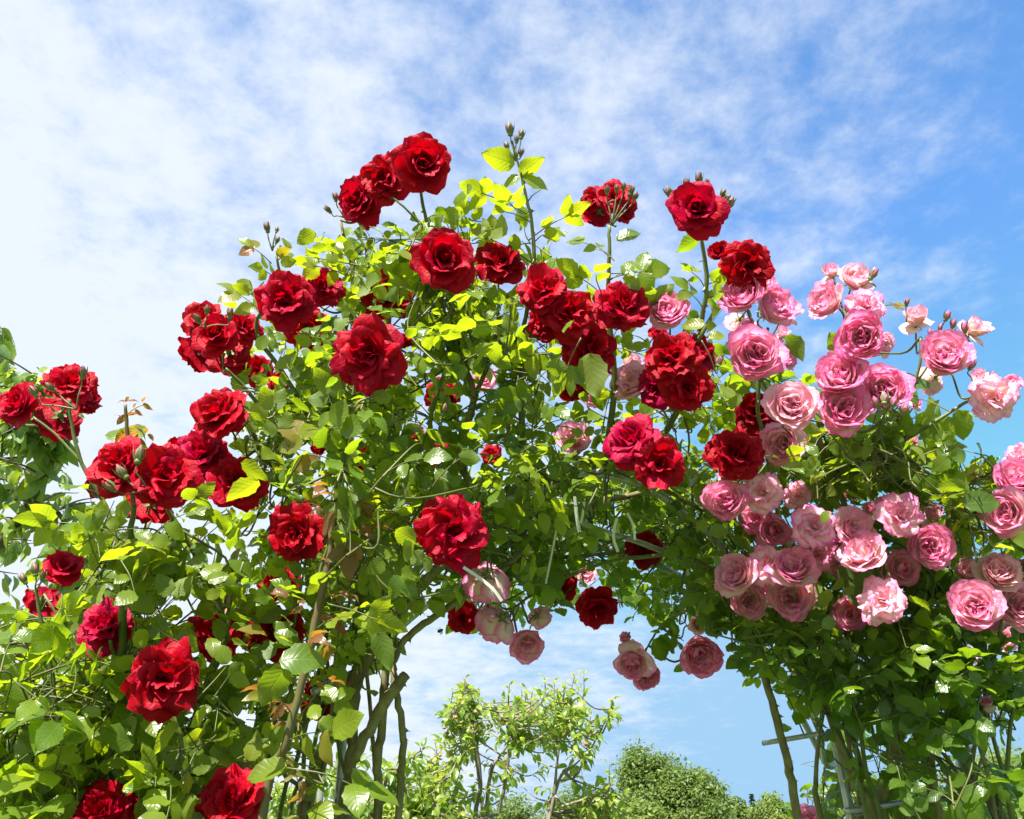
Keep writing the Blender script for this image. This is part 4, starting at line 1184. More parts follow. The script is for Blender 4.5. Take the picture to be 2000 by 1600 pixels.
BLOOM_LABELS = {
    (825, 320): "topmost red bloom of three in a row against white cloud", (722, 692): "very large open red bloom facing the viewer above the leafy middle",
    (885, 1040): "very large crimson bloom alone where the arch opens", (1360, 410): "round red bloom ringed by dark buds on a single tall stem",
    (1258, 1074): "small dark red bloom in the shade inside the arch", (320, 1326): "largest red bloom low in the bush beside bare canes",
    (580, 1042): "half shaded dark red bloom beside bronze young leaves", (976, 515): "red bloom seen from the side, cupped upwards",
    (1789, 628): "pale cream pink goblet bloom standing against blue sky", (1902, 647): "pale goblet bloom leaning over at the tip of its spray",
    (1305, 613): "single pink edged bloom among red ones", (1545, 796): "large very pale pink bloom beside a dark red one", (1723, 1174): "lowest big pink bloom of the central hanging cluster",
    (1236, 1290): "drooping pale pink bloom hanging below the arch against sky", (1365, 1276): "nodding pink bloom under dark leaves at the arch edge",
    (885, 1040): "very large crimson bloom alone where the arch opens", (430, 810): "red bloom tilted sideways against blue sky",
}
arch_rose = plant("climbing_rose", "red climbing rose trained over the metal arch, blooms against the sky", 680, 1900, 1.75)
left_rose = plant("red_rose_bush", "red rose bush with large leaves filling the lower corner before the cherry tree", 230, 1900, 1.45)
pink_rose = plant("climbing_rose", "pink and cream climbing rose hanging in clusters over one arch leg", 1700, 1900, 1.8)

def place(pl, rows, base_d, base_px, k):
    for row in rows:
        u, v, dpx, fx, fy, kind, tone, dd = row[:8]
        if kind == 'pink_full':
            q_ = rng.random()
            if dpx < 78 and q_ < 0.45: kind = 'pink_half'
            elif q_ > 0.86: kind = 'pink_blown'
            tone = tone + rng.normal() * 0.10
        if kind == 'red_full' and rng.random() < 0.25 and dpx < 125: kind = 'red_half'
        if kind[0] == 'r': tone = tone + rng.normal() * 0.13
        if kind[0] == 'p': fx, fy = fx + rng.uniform(-.28, .28), min(fy + rng.uniform(-.12, .25), .85)
        fr = row[8] if len(row) > 8 else True
        d = float(np.clip(base_d + (base_px - dpx) * k, base_d - 0.25, base_d + 0.25)) + dd
        add_bloom(pl, u, v, dpx, d, fx, fy + (0.2 if fr and fy < 0.45 else 0), kind, tone, BLOOM_LABELS.get((u, v)), front=fr)
place(arch_rose, RED_ARCH, 1.60, 105, 0.004)
place(left_rose, RED_BUSH, 1.45, 110, 0.004)
place(pink_rose, PINK, 1.66, 80, 0.004)
ALL_OCCL.extend(arch_rose.occl + left_rose.occl + pink_rose.occl)

# canes of the red climber
A = arch_rose
cane(A, [(505, 1640, 1.33, 13), (560, 1450, 1.34, 12), (602, 1280, 1.36, 11), (640, 1100, 1.38, 10), (660, 960, 1.40, 6), (668, 915, 1.40, 3)], M_MAUVE_CANE, 0.05, True)
cane(A, [(590, 1640, 1.70, 20), (605, 1540, 1.70, 19), (660, 1400, 1.70, 18), (722, 1285, 1.68, 17), (790, 1180, 1.68, 15), (885, 1085, 1.68, 14), (1000, 975, 1.70, 12), (1150, 905, 1.74, 9)], M_CANE, 0.12, True)
cane(A, [(668, 1640, 1.68, 18), (686, 1500, 1.68, 16), (692, 1380, 1.68, 15), (708, 1300, 1.68, 13), (740, 1200, 1.68, 11), (800, 1080, 1.7, 8)], M_CANE, 0.2, True)
cane(A, [(682, 1500, 1.62, 13), (740, 1392, 1.62, 15), (770, 1345, 1.62, 15), (793, 1318, 1.62, 13)], M_CANE, 0.1)
cane(A, [(735, 1640, 1.66, 12), (736, 1490, 1.66, 12), (748, 1400, 1.66, 12), (753, 1320, 1.66, 11), (775, 1220, 1.67, 10), (850, 1110, 1.68, 9)], M_CANE, 0.05, True)
cane(A, [(775, 1640, 1.64, 10), (786, 1480, 1.64, 10), (785, 1420, 1.64, 9), (772, 1340, 1.64, 9), (770, 1290, 1.66, 9), (800, 1242, 1.68, 9), (862, 1195, 1.7, 9), (960, 1130, 1.74, 8), (1040, 1060, 1.78, 7)], M_CANE, 0.035, True)
cane(A, [(500, 1640, 1.78, 20), (520, 1520, 1.78, 19), (570, 1440, 1.76, 17), (645, 1330, 1.75, 15), (690, 1250, 1.74, 13), (700, 1130, 1.74, 12), (655, 900, 1.74, 11), (640, 800, 1.74, 10), (660, 690, 1.74, 7), (690, 560, 1.72, 5), (665, 430, 1.7, 3.5)], M_CANE, 0.08, True)
cane(A, [(760, 1215, 1.72, 12), (720, 1050, 1.74, 11), (730, 880, 1.74, 9), (745, 760, 1.72, 8), (760, 620, 1.70, 6)], M_CANE, 0.08)
cane(A, [(960, 1010, 1.72, 11), (900, 900, 1.72, 10), (925, 780, 1.70, 9), (905, 710, 1.70, 8), (880, 600, 1.68, 6)], M_CANE, 0.06)
cane(A, [(925, 780, 1.70, 7), (960, 690, 1.68, 5), (975, 590, 1.66, 4)], M_GREEN_CANE, 0.06)
cane(A, [(655, 900, 1.74, 8), (560, 740, 1.70, 6), (500, 640, 1.68, 5), (545, 560, 1.66, 4), (540, 500, 1.65, 3)], M_GREEN_CANE, 0.05)
cane(A, [(560, 860, 1.72, 6), (480, 760, 1.68, 5), (440, 720, 1.66, 4)], M_GREEN_CANE, 0.05)
cane(A, [(660, 1000, 1.74, 8), (560, 940, 1.70, 6), (500, 860, 1.66, 5), (470, 790, 1.64, 4)], M_GREEN_CANE, 0.05)
tall = cane(A, [(1030, 950, 1.72, 9), (1018, 800, 1.70, 8), (1020, 660, 1.68, 6.5), (1042, 540, 1.66, 5.5), (1040, 450, 1.65, 5), (1022, 360, 1.64, 3.6), (1000, 275, 1.64, 2.4)], M_GREEN_CANE, 0.045)
crim = cane(A, [(1180, 905, 1.74, 9), (1200, 760, 1.70, 8), (1188, 600, 1.68, 6), (1190, 500, 1.66, 5), (1190, 440, 1.66, 4)], M_GREEN_CANE, 0.05)
solo = cane(A, [(1260, 905, 1.76, 9), (1340, 770, 1.72, 8), (1368, 640, 1.68, 6.5), (1380, 550, 1.66, 6), (1370, 465, 1.66, 5)], M_GREEN_CANE, 0.05)
cane(A, [(1360, 670, 1.68, 6), (1400, 600, 1.67, 5), (1430, 545, 1.67, 4)], M_GREEN_CANE, 0.05)
cane(A, [(870, 620, 1.68, 5), (842, 470, 1.64, 5), (826, 400, 1.62, 4.5), (822, 370, 1.60, 4)], M_GREEN_CANE, 0.06)
cane(A, [(842, 462, 1.64, 3.5), (795, 410, 1.62, 3), (765, 385, 1.62, 3)], M_GREEN_CANE, 0)
cane(A, [(960, 1000, 1.70, 12), (1060, 930, 1.72, 12), (1130, 880, 1.72, 9)], M_CANE, 0.1)
cane(A, [(905, 1130, 1.78, 11), (1000, 1060, 1.84, 10), (1110, 1000, 1.9, 8), (1260, 960, 2.0, 7)], M_CANE, 0.1)
cane(A, [(980, 1105, 1.95, 5), (1100, 1088, 1.98, 5), (1235, 1075, 2.0, 5), (1400, 1040, 2.0, 5)], M_CANE, 0.1)
cane(A, [(1110, 890, 1.76, 8), (1240, 930, 1.8, 7), (1400, 1010, 1.85, 6)], M_CANE, 0.1)
cane(A, [(800, 1080, 1.72, 8), (860, 960, 1.72, 7), (840, 830, 1.70, 6), (870, 720, 1.68, 5)], M_GREEN_CANE, 0.08)
# red bush
B = left_rose
cane(B, [(160, 1660, 1.45, 16), (205, 1500, 1.45, 14), (232, 1370, 1.45, 13), (240, 1200, 1.44, 11), (250, 1080, 1.43, 9), (262, 985, 1.42, 6)], M_GREEN_CANE, 0.06, True)
cane(B, [(155, 1650, 1.38, 9), (140, 1560, 1.38, 8), (112, 1420, 1.38, 7), (100, 1310, 1.38, 6), (82, 1220, 1.38, 5), (70, 1150, 1.38, 4)], M_GREEN_CANE, 0.06, True)
cane(B, [(500, 1640, 1.55, 18), (470, 1480, 1.55, 16), (440, 1380, 1.55, 14), (415, 1320, 1.55, 13), (440, 1240, 1.54, 10), (446, 1190, 1.54, 7)], M_CANE, 0.08, True)
cane(B, [(445, 1250, 1.54, 8), (420, 1160, 1.50, 8), (375, 1070, 1.48, 7), (330, 1000, 1.46, 6), (325, 960, 1.46, 5)], M_GREEN_CANE, 0.06)
cane(B, [(240, 1160, 1.44, 7), (215, 1010, 1.46, 6), (160, 905, 1.46, 5), (140, 830, 1.46, 4), (135, 780, 1.46, 4)], M_GREEN_CANE, 0.08)
cane(B, [(160, 905, 1.46, 4), (110, 850, 1.46, 3), (65, 815, 1.46, 3)], M_GREEN_CANE, 0)
cane(B, [(355, 1640, 1.36, 7), (358, 1540, 1.36, 6), (352, 1440, 1.37, 6), (335, 1390, 1.37, 5)], M_GREEN_CANE, 0.04, True)
bronze_shoot = cane(B, [(262, 1000, 1.46, 6), (252, 900, 1.46, 6), (248, 840, 1.46, 5), (245, 790, 1.46, 4)], M_MAUVE_CANE, 0)
cane(B, [(235, 1350, 1.45, 7), (225, 1290, 1.44, 6), (215, 1250, 1.43, 5)], M_GREEN_CANE, 0)
cane(B, [(200, 1500, 1.46, 8), (150, 1380, 1.50, 6), (40, 1290, 1.50, 5), (-30, 1240, 1.50, 4)], M_GREEN_CANE, 0.06)
# pink climber
C = pink_rose
cane(C, [(1566, 1660, 1.78, 12), (1535, 1480, 1.78, 11), (1502, 1350, 1.78, 10), (1465, 1245, 1.78, 9), (1425, 1150, 1.78, 8), (1330, 1070, 1.8, 6)], M_CANE, 0.045, True)
cane(C, [(1720, 1660, 1.82, 14), (1665, 1520, 1.82, 13), (1620, 1390, 1.82, 12), (1585, 1260, 1.82, 11), (1520, 1120, 1.8, 9), (1440, 1000, 1.78, 7), (1400, 900, 1.76, 5)], M_CANE, 0.07, True)
cane(C, [(1728, 1660, 1.86, 16), (1745, 1500, 1.86, 15), (1757, 1380, 1.86, 14), (1752, 1250, 1.85, 12), (1700, 1090, 1.82, 9), (1630, 940, 1.78, 7), (1600, 830, 1.74, 6), (1640, 720, 1.70, 5), (1655, 620, 1.68, 4)], M_CANE, 0.08, True)
cane(C, [(1840, 1660, 1.92, 16), (1815, 1500, 1.92, 15), (1775, 1360, 1.90, 13), (1790, 1190, 1.86, 11), (1840, 1050, 1.80, 8), (1880, 950, 1.76, 6), (1960, 920, 1.72, 4)], M_CANE, 0.08, True)
cane(C, [(1930, 1660, 1.96, 12), (1890, 1480, 1.94, 11), (1850, 1330, 1.92, 10), (1880, 1240, 1.88, 9), (1990, 1120, 1.8, 7), (2060, 1000, 1.76, 5)], M_CANE, 0.08, True)
cane(C, [(1690, 1660, 1.95, 9), (1680, 1500, 1.95, 8), (1640, 1350, 1.95, 8), (1690, 1220, 1.92, 7), (1800, 1120, 1.86, 6)], M_CANE, 0.1, True)
cane(C, [(1780, 1640, 1.78, 7), (1790, 1480, 1.78, 6), (1830, 1300, 1.76, 5), (1930, 1200, 1.72, 4)], M_GREEN_CANE, 0.08, True)
spray1 = cane(C, [(1640, 930, 1.76, 7), (1720, 870, 1.72, 6), (1765, 800, 1.68, 5), (1795, 720, 1.66, 4), (1798, 660, 1.66, 3)], M_GREEN_CANE, 0.08)
spray2 = cane(C, [(1690, 905, 1.74, 6), (1800, 840, 1.70, 5), (1880, 790, 1.68, 4.5), (1915, 770, 1.68, 4)], M_GREEN_CANE, 0.08)
cane(C, [(1795, 740, 1.66, 3), (1830, 690, 1.65, 2.6), (1860, 660, 1.65, 2.2), (1885, 655, 1.65, 2)], M_GREEN_CANE, 0)
cane(C, [(1700, 900, 1.70, 5), (1720, 830, 1.62, 3.5), (1735, 795, 1.58, 2.5)], M_GREEN_CANE, 0)
cane(C, [(1420, 1130, 1.8, 6), (1340, 1190, 1.84, 4), (1290, 1225, 1.86, 3), (1262, 1268, 1.86, 2.5)], M_GREEN_CANE, 0.08)
cane(C, [(1330, 1080, 1.85, 6), (1180, 1100, 1.9, 5), (1060, 1150, 1.9, 4), (1000, 1190, 1.88, 3)], M_GREEN_CANE, 0.1)
cane(C, [(1560, 1200, 1.8, 8), (1500, 900, 1.76, 6), (1480, 780, 1.74, 5), (1500, 640, 1.70, 4)], M_GREEN_CANE, 0.08)

keepA = [[(425, 540), (470, 455), (560, 455), (640, 455), (760, 420), (880, 415), (930, 270), (1090, 270), (1160, 390), (1130, 440), (1150, 470), (1180, 440), (1260, 420), (1300, 530), (1310, 440), (1420, 540), (1460, 660), (1450, 1000), (1430, 1180), (1330, 1220), (1180, 1215), (1080, 1230), (960, 1230), (880, 1240), (830, 1170), (790, 1250), (800, 1310), (740, 1330), (700, 1420), (800, 1560), (700, 1600), (640, 1640), (420, 1640), (430, 1100), (400, 960), (360, 880), (400, 830), (440, 740)]]
keepB = [[(-80, 1130), (30, 1120), (120, 1020), (140, 930), (120, 860), (150, 800), (220, 840), (230, 760), (290, 770), (300, 860), (360, 900), (510, 960), (530, 1100), (520, 1400), (500, 1680), (-80, 1680)]]
keepC = [[(1380, 600), (1560, 640), (1600, 640), (1700, 680), (1780, 700), (1800, 760), (1860, 780), (1910, 800), (1890, 870), (1960, 880), (2080, 880), (2080, 1680), (1560, 1680), (1540, 1560), (1510, 1500), (1545, 1380), (1490, 1330), (1440, 1350), (1420, 1250), (1340, 1260), (1270, 1200), (1250, 1100), (1400, 1000)], [(930, 1130), (1150, 1120), (1170, 1230), (1080, 1250), (960, 1250)], [(1270, 1200), (1340, 1200), (1330, 1320), (1270, 1300)]]
PROTECT = []
A.keep, B.keep, C.keep = keepA, keepB, keepC
def thin_canes(pl, n, u0, u1, d0, d1, tops, mat):
    for _ in range(n):
        u = rng.uniform(u0, u1); d = rng.uniform(d0, d1); tu, tv = tops[rng.integers(len(tops))]
        tu += rng.normal() * 60; tv += rng.normal() * 40
        k = rng.uniform(-40, 40)
        cane(pl, [(u, 1650, d, rng.uniform(5, 9)), (u * .72 + tu * .28 + k, 1650 * .7 + tv * .3, d, 6), (u * .35 + tu * .65 + k * .6, 1650 * .35 + tv * .65, d, 4.5), (tu, tv, d, 3)], mat if rng.random() < .6 else M_GREEN_CANE, 0.08, True)
thin_canes(A, 8, 510, 740, 1.62, 1.95, [(620, 1100), (680, 1050), (700, 1120), (560, 1150)], M_CANE)
thin_canes(C, 15, 1600, 1990, 1.68, 1.95, [(1560, 1200), (1640, 1180), (1720, 1150), (1820, 1180), (1900, 1200)], M_CANE)
thin_canes(B, 5, 60, 480, 1.45, 1.7, [(120, 1200), (260, 1150), (380, 1120)], M_GREEN_CANE)
# leafy shoots -------------------------------------------------------
leaves_along(A, tall[10:], 0.05, 0.036, 0.72, 0.30)
leaves_along(A, crim, 0.06, 0.040, 0.55, 0.55)
leaves_along(A, solo, 0.06, 0.036, 0.5, 0.55, 3)
for c_ in A.cane_pts[9:13]: leaves_along(A, c_, 0.045, 0.040, 0.6, 0.35)
for c_ in B.cane_pts:
    if c_ is not bronze_shoot: leaves_along(B, c_, 0.05, 0.046, 0.45, 0.45)
leaves_along(B, bronze_shoot, 0.016, 0.026, 0.97, 0.55, 5, 'bronze')
leaves_along(A, A.cane_pts[0], 0.03, 0.038, 0.97, 0.80, 5, 'bronze')
leaves_along(A, A.cane_pts[0], 0.06, 0.055, 0.82, 0.30, 5)
for c_ in (spray1, spray2): leaves_along(C, c_, 0.06, 0.038, 0.6, 0.15)

def px_leaf(pl, bu, bv, tu, tv, d, n, size_px, tint, kind='rose', lean=0.0):
    b, tp = P(bu, bv, d), P(tu, tv, d - lean)
    size = size_px / FPX * d
    rd = tp - b; L = np.linalg.norm(rd)
    nrm = unit(unit(CAM - b) * (0.8 if rng.random() < 0.5 else -0.55) + np.array([0, 0, 0.75]) + rng.normal(size=3) * 0.2)
    if n == 1:
        pl.leaves.add(kind, b, rd, nrm, L, tint); PROTECT.append(id(pl.leaves.pos[-1])); return
    rdu = unit(rd); nrm = unit(nrm - rdu * (nrm @ rdu)); side = np.cross(rdu, nrm)
    tube(pl.twig, catmull([b, b + rd * 0.35 + nrm * L * 0.05, b + rd * 0.68], 4), [0.0014, 0.0008], 5)
    def one(p, y, s_):
        pl.leaves.add(kind, p, y, nrm + rng.normal(size=3) * 0.2, s_, tint + rng.normal() * 0.05); PROTECT.append(id(pl.leaves.pos[-1]))
    one(b + rd * 0.66, rd + nrm * 0.1 * L, max(size, L * 0.36))
    for f, sc in ([(0.62, 0.95), (0.30, 0.78)] if n >= 5 else [(0.58, 0.92)]):
        for sg in (-1, 1):
            one(b + rd * f + nrm * L * 0.03, side * sg + rdu * rng.uniform(0.3, 0.6) + rng.normal(size=3) * 0.1, size * sc * rng.uniform(0.9, 1.1))
for row in [(1005, 322, 940, 296, 1.64, 1, 50, .78), (1015, 345, 1058, 300, 1.64, 1, 55, .8), (1015, 345, 980, 362, 1.64, 1, 45, .75), (1020, 345, 1072, 368, 1.64, 1, 50, .6), (1028, 418, 898, 358, 1.64, 5, 52, .74),
            (1032, 470, 1152, 396, 1.65, 5, 50, .72), (1190, 545, 1290, 524, 1.66, 5, 58, .55), (1190, 590, 1098, 515, 1.66, 3, 56, .66), (1225, 625, 1306, 566, 1.66, 3, 50, .6),
            (525, 625, 434, 548, 1.64, 5, 52, .72), (530, 515, 470, 466, 1.65, 3, 34, .84), (540, 500, 568, 482, 1.65, 1, 30, .88), (690, 545, 570, 505, 1.66, 5, 52, .74), (700, 575, 800, 520, 1.6, 5, 56, .74),
            (700, 520, 645, 480, 1.66, 3, 46, .74), (850, 485, 735, 466, 1.68, 3, 50, .3), (1040, 515, 910, 440, 1.66, 5, 52, .6), (1368, 462, 1318, 492, 1.66, 1, 40, .3), (1378, 610, 1325, 548, 1.66, 3, 46, .45),
            (1205, 470, 1252, 446, 1.62, 1, 40, .25), (850, 415, 874, 408, 1.62, 1, 26, .1), (1375, 560, 1410, 545, 1.67, 3, 36, .6), (505, 938, 440, 978, 1.34, 1, 66, .8), (470, 905, 530, 935, 1.36, 1, 60, .74),
            (1100, 650, 1118, 622, 1.45, 1, 40, .6), (1135, 660, 1090, 760, 1.46, 3, 60, .5), (1150, 690, 1165, 780, 1.46, 1, 70, .55), (1080, 690, 1010, 700, 1.48, 3, 55, .62)]:
    px_leaf(A, *row)
for row in [(640, 1180, 785, 1228, 1.30, 3, 66, .78), (735, 1235, 765, 1310, 1.30, 1, 80, .45), (560, 1300, 505, 1375, 1.28, 1, 80, .35), (545, 1290, 640, 1275, 1.28, 1, 80, .4), (560, 1500, 780, 1565, 1.28, 3, 78, .55), (560, 1495, 480, 1520, 1.3, 1, 70, .6)]:
    px_leaf(A, *row)
for row in [(660, 1010, 680, 1110, 1.36, 3, 62, .95), (655, 1000, 625, 1050, 1.36, 1, 50, .93), (665, 930, 705, 985, 1.38, 3, 34, .98), (655, 960, 600, 1010, 1.38, 3, 34, .97), (668, 915, 625, 925, 1.4, 1, 34, 1.0), (668, 912, 715, 905, 1.4, 1, 30, 1.0), (668, 915, 650, 890, 1.4, 1, 30, 1.0)]:
    px_leaf(A, *row, kind='bronze' if row[6] < 50 else 'rose')
for row in [(246, 785, 226, 778, 1.46, 1, 22, 1.0), (246, 785, 270, 776, 1.46, 1, 24, 1.0), (246, 785, 252, 770, 1.46, 1, 22, 1.0), (248, 810, 222, 830, 1.46, 1, 30, 1.0), (248, 812, 275, 800, 1.46, 1, 26, 1.0), (250, 835, 298, 835, 1.46, 1, 40, .92), (250, 840, 215, 860, 1.46, 1, 40, .95)]:
    px_leaf(B, *row, kind='bronze')
for row in [(262, 1060, 262, 1140, 1.36, 1, 80, .2), (262, 1060, 330, 1050, 1.37, 1, 80, .82), (255, 1060, 200, 1075, 1.36, 1, 70, .82), (270, 1065, 300, 1140, 1.38, 1, 80, .86), (200, 1000, 150, 1025, 1.36, 1, 80, .84), (215, 1040, 30, 1010, 1.36, 5, 66, .62), (270, 1030, 180, 1040, 1.4, 3, 70, .6), (350, 1000, 400, 960, 1.38, 3, 50, .5)]:
    px_leaf(B, *row)
for row in [(1652, 700, 1622, 645, 1.66, 1, 48, .45), (1535, 655, 1578, 700, 1.64, 1, 55, .15), (1680, 765, 1790, 745, 1.70, 3, 72, .25), (1872, 800, 1888, 862, 1.66, 1, 60, .4), (1800, 890, 1876, 868, 1.66, 3, 46, .66), (1715, 600, 1765, 595, 1.70, 3, 24, .85), (1900, 1000, 1935, 965, 1.6, 1, 70, .1), (1880, 985, 1960, 975, 1.58, 1, 66, .12), (1620, 1000, 1600, 1020, 1.5, 1, 40, .5), (1700, 1060, 1665, 1190, 1.7, 1, 90, .1), (1275, 1250, 1310, 1292, 1.84, 1, 40, .15), (1285, 1245, 1328, 1268, 1.84, 1, 40, .2), (1290, 1235, 1270, 1232, 1.84, 1, 30, .2), (1310, 1215, 1322, 1255, 1.84, 1, 36, .2)]:
    px_leaf(C, *row)
top_strip = [(440, 560), (480, 490), (560, 480), (640, 470), (760, 430), (900, 410), (1000, 430), (1060, 480), (1130, 500), (1240, 480), (1300, 540), (1400, 530), (1430, 660), (1300, 680), (900, 640), (640, 640), (500, 690), (430, 640)]
main_b = [(455, 720), (490, 600), (620, 540), (760, 500), (900, 470), (1010, 480), (1100, 540), (1260, 590), (1400, 660), (1440, 780), (1420, 960), (1250, 960), (1050, 960), (900, 1060), (760, 1110), (600, 1110), (500, 1030), (440, 860)]
under_b = [(880, 960), (1050, 900), (1420, 880), (1450, 1050), (1400, 1180), (1300, 1190), (1180, 1160), (1080, 1160), (960, 1210), (880, 1190), (850, 1100)]
fill(A, main_b, (1.42, 1.95), 215, 0.040, 0.47)
fill(A, top_strip, (1.48, 1.85), 34, 0.040, 0.6)
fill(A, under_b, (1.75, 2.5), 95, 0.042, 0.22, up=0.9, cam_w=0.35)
low_b = [(480, 1040), (620, 1060), (760, 1090), (860, 1110), (760, 1210), (680, 1260), (560, 1300), (480, 1240)]
fill(A, low_b, (1.5, 1.9), 30, 0.044, 0.5)
stem_b = [(500, 1280), (640, 1200), (760, 1190), (740, 1300), (690, 1420), (640, 1600), (480, 1600), (460, 1400)]
fill(A, stem_b, (1.40, 1.8), 8, 0.042, 0.5)
bush = [(0, 1180), (60, 1120), (160, 1020), (260, 1010), (380, 980), (460, 1000), (480, 1100), (470, 1300), (450, 1420), (440, 1600), (-40, 1640), (-40, 1200)]
fill(B, bush, (1.28, 1.72), 82, 0.048, 0.55, shoot_len=(0.10, 0.26))
bush_low = [(-40, 1340), (200, 1330), (420, 1380), (500, 1500), (480, 1640), (-40, 1640)]
fill(B, bush_low, (1.25, 1.6), 32, 0.054, 0.42)
main_c = [(1400, 640), (1440, 720), (1540, 730), (1600, 790), (1680, 830), (1760, 860), (1840, 900), (2040, 930), (2040, 1250), (1900, 1300), (1700, 1300), (1500, 1260), (1400, 1180), (1380, 1050), (1420, 900), (1400, 780)]
fill(C, main_c, (1.58, 2.1), 180, 0.043, 0.38)
top_c = [(1560, 860), (1640, 800), (1760, 830), (1850, 860), (1860, 920), (2040, 905), (2040, 1000), (1800, 1000), (1600, 960)]
fill(C, top_c, (1.55, 1.9), 60, 0.044, 0.6)
shade_c = [(1400, 1170), (1560, 1200), (1760, 1230), (2040, 1200), (2040, 1370), (1800, 1350), (1640, 1340), (1540, 1310), (1460, 1280)]
fill(C, shade_c, (1.6, 2.2), 52, 0.044, 0.2, up=0.95, cam_w=0.3)  # low tint paints this shaded belt darker in the leaf colour
low_c = [(1590, 1360), (1800, 1380), (2040, 1400), (2040, 1640), (1760, 1640), (1600, 1640), (1520, 1600), (1540, 1500)]
fill(C, low_c, (1.88, 2.6), 34, 0.044, 0.22)  # low tint puts the lower shade into the leaf colour
right_c = [(1840, 1380), (2040, 1380), (2040, 1640), (1820, 1640)]
fill(C, right_c, (1.5, 1.9), 8, 0.052, 0.2)
hang_c = [(1330, 1120), (1450, 1160), (1480, 1280), (1430, 1240), (1340, 1200), (1290, 1190)]
fill(C, hang_c, (1.75, 2.1), 16, 0.034, 0.25)

# bud clusters -------------------------------------------------------
def bud_spray(pl, node, buds, dark=True):
    for u, v, h, a in buds: add_bud(pl, u, v, node[2], h, a, dark, node)
bud_spray(A, (1008, 315, 1.64), [(996, 252, 30, -.1), (1019, 262, 22, .15), (1009, 272, 18, .1), (990, 285, 20, -.3), (1018, 298, 18, .2)])
bud_spray(A, (672, 425, 1.70), [(655, 385, 20, -.2), (670, 385, 22, .1), (641, 409, 20, -.7), (688, 398, 20, .5)])
bud_spray(A, (532, 490, 1.65), [(522, 444, 24, -.1), (541, 449, 14, .3), (542, 469, 16, .4)])
bud_spray(A, (1195, 440, 1.60), [(1186, 371, 20, 0), (1205, 368, 18, .1), (1218, 365, 18, .15), (1233, 372, 22, .3), (1241, 384, 20, .5)])
bud_spray(A, (1368, 440, 1.70), [(1308, 376, 30, -.5), (1340, 360, 26, -.2), (1366, 350, 28, 0), (1380, 358, 18, .2), (1418, 390, 26, .8), (1424, 398, 32, .6), (1412, 378, 20, .5)])
bud_spray(B, (150, 800, 1.42), [(162, 728, 28, .1), (98, 756, 26, -.8), (66, 765, 28, -.5)])
bud_spray(B, (290, 960, 1.38), [(272, 888, 40, .2), (238, 922, 36, -.6), (215, 950, 36, -1.0)])
bud_spray(B, (72, 1160, 1.38), [(68, 1112, 30, -.1), (46, 1130, 26, -.4), (84, 1124, 22, .3)])
bud_spray(B, (85, 1260, 1.40), [(36, 1278, 22, -.9), (50, 1262, 20, -.5), (138, 1292, 22, .6)])
bud_spray(B, (440, 1215, 1.48), [(446, 1174, 30, .1), (425, 1185, 24, -.4)])
bud_spray(B, (60, 1530, 1.5), [(48, 1497, 26, -.1)])
bud_spray(A, (860, 880, 1.55), [(868, 800, 28, .2)])
bud_spray(A, (400, 640, 1.56), [(385, 622, 26, -.6), (404, 605, 20, .1), (450, 612, 24, .2)])
bud_spray(C, (1735, 800, 1.56), [(1710, 785, 26, -.3), (1727, 778, 30, 0), (1745, 788, 26, .3), (1766, 800, 28, .5)], False)
bud_spray(C, (1825, 690, 1.65), [(1850, 617, 24, .4), (1837, 640, 18, .2), (1862, 632, 22, .2), (1818, 650, 18, -.2), (1862, 652, 26, .9), (1885, 640, 26, .1)], False)
bud_spray(C, (1770, 630, 1.68), [(1771, 590, 18, .1)], False)
bud_spray(C, (1900, 750, 1.66), [(1898, 712, 26, .4), (1938, 734, 20, .2)], False)
bud_spray(C, (1710, 560, 1.68), [(1705, 535, 28, .5)], False)
bud_spray(C, (1370, 665, 1.66), [(1404, 705, 26, .2)], False)

# trim and build ------------------------------------------------------
holesA = [[(700, 1330), (800, 1300), (800, 1640), (640, 1640)], [(430, 860), (480, 780), (470, 700), (400, 800)]]
holesB = [[(0, 1440), (50, 1420), (40, 1500), (0, 1510)], [(280, 1170), (380, 1160), (370, 1215), (280, 1220)], [(180, 1100), (240, 1100), (230, 1160), (190, 1160)], [(100, 1260), (140, 1270), (120, 1330), (90, 1330)]]
holesC = [[(1500, 1360), (1580, 1400), (1600, 1500), (1540, 1520)], [(1735, 1170), (1790, 1160), (1800, 1220), (1750, 1230)], [(1690, 1450), (1730, 1450), (1730, 1520), (1680, 1520)]]
hid = [(755, 578), (503, 722), (600, 640), (545, 745), (865, 772), (705, 900), (1092, 1145), (905, 1205), (545, 1132), (960, 890), (855, 890), (810, 845), (640, 1362), (420, 1238), (215, 1468), (1122, 858), (1160, 772), (946, 742), (1475, 806), (1468, 850),
       (1958, 1248), (1580, 1592), (1562, 1500), (1142, 1118), (1780, 865), (1815, 895), (1890, 1280), (1362, 1218), (975, 1212), (1660, 962), (1120, 742), (535, 1237), (1240, 748), (1532, 866)]
finish_plant(A, keepA, 300, hid, holesA)
finish_plant(B, keepB, 300, hid, holesB)
finish_plant(C, keepC, 300, hid, holesC)

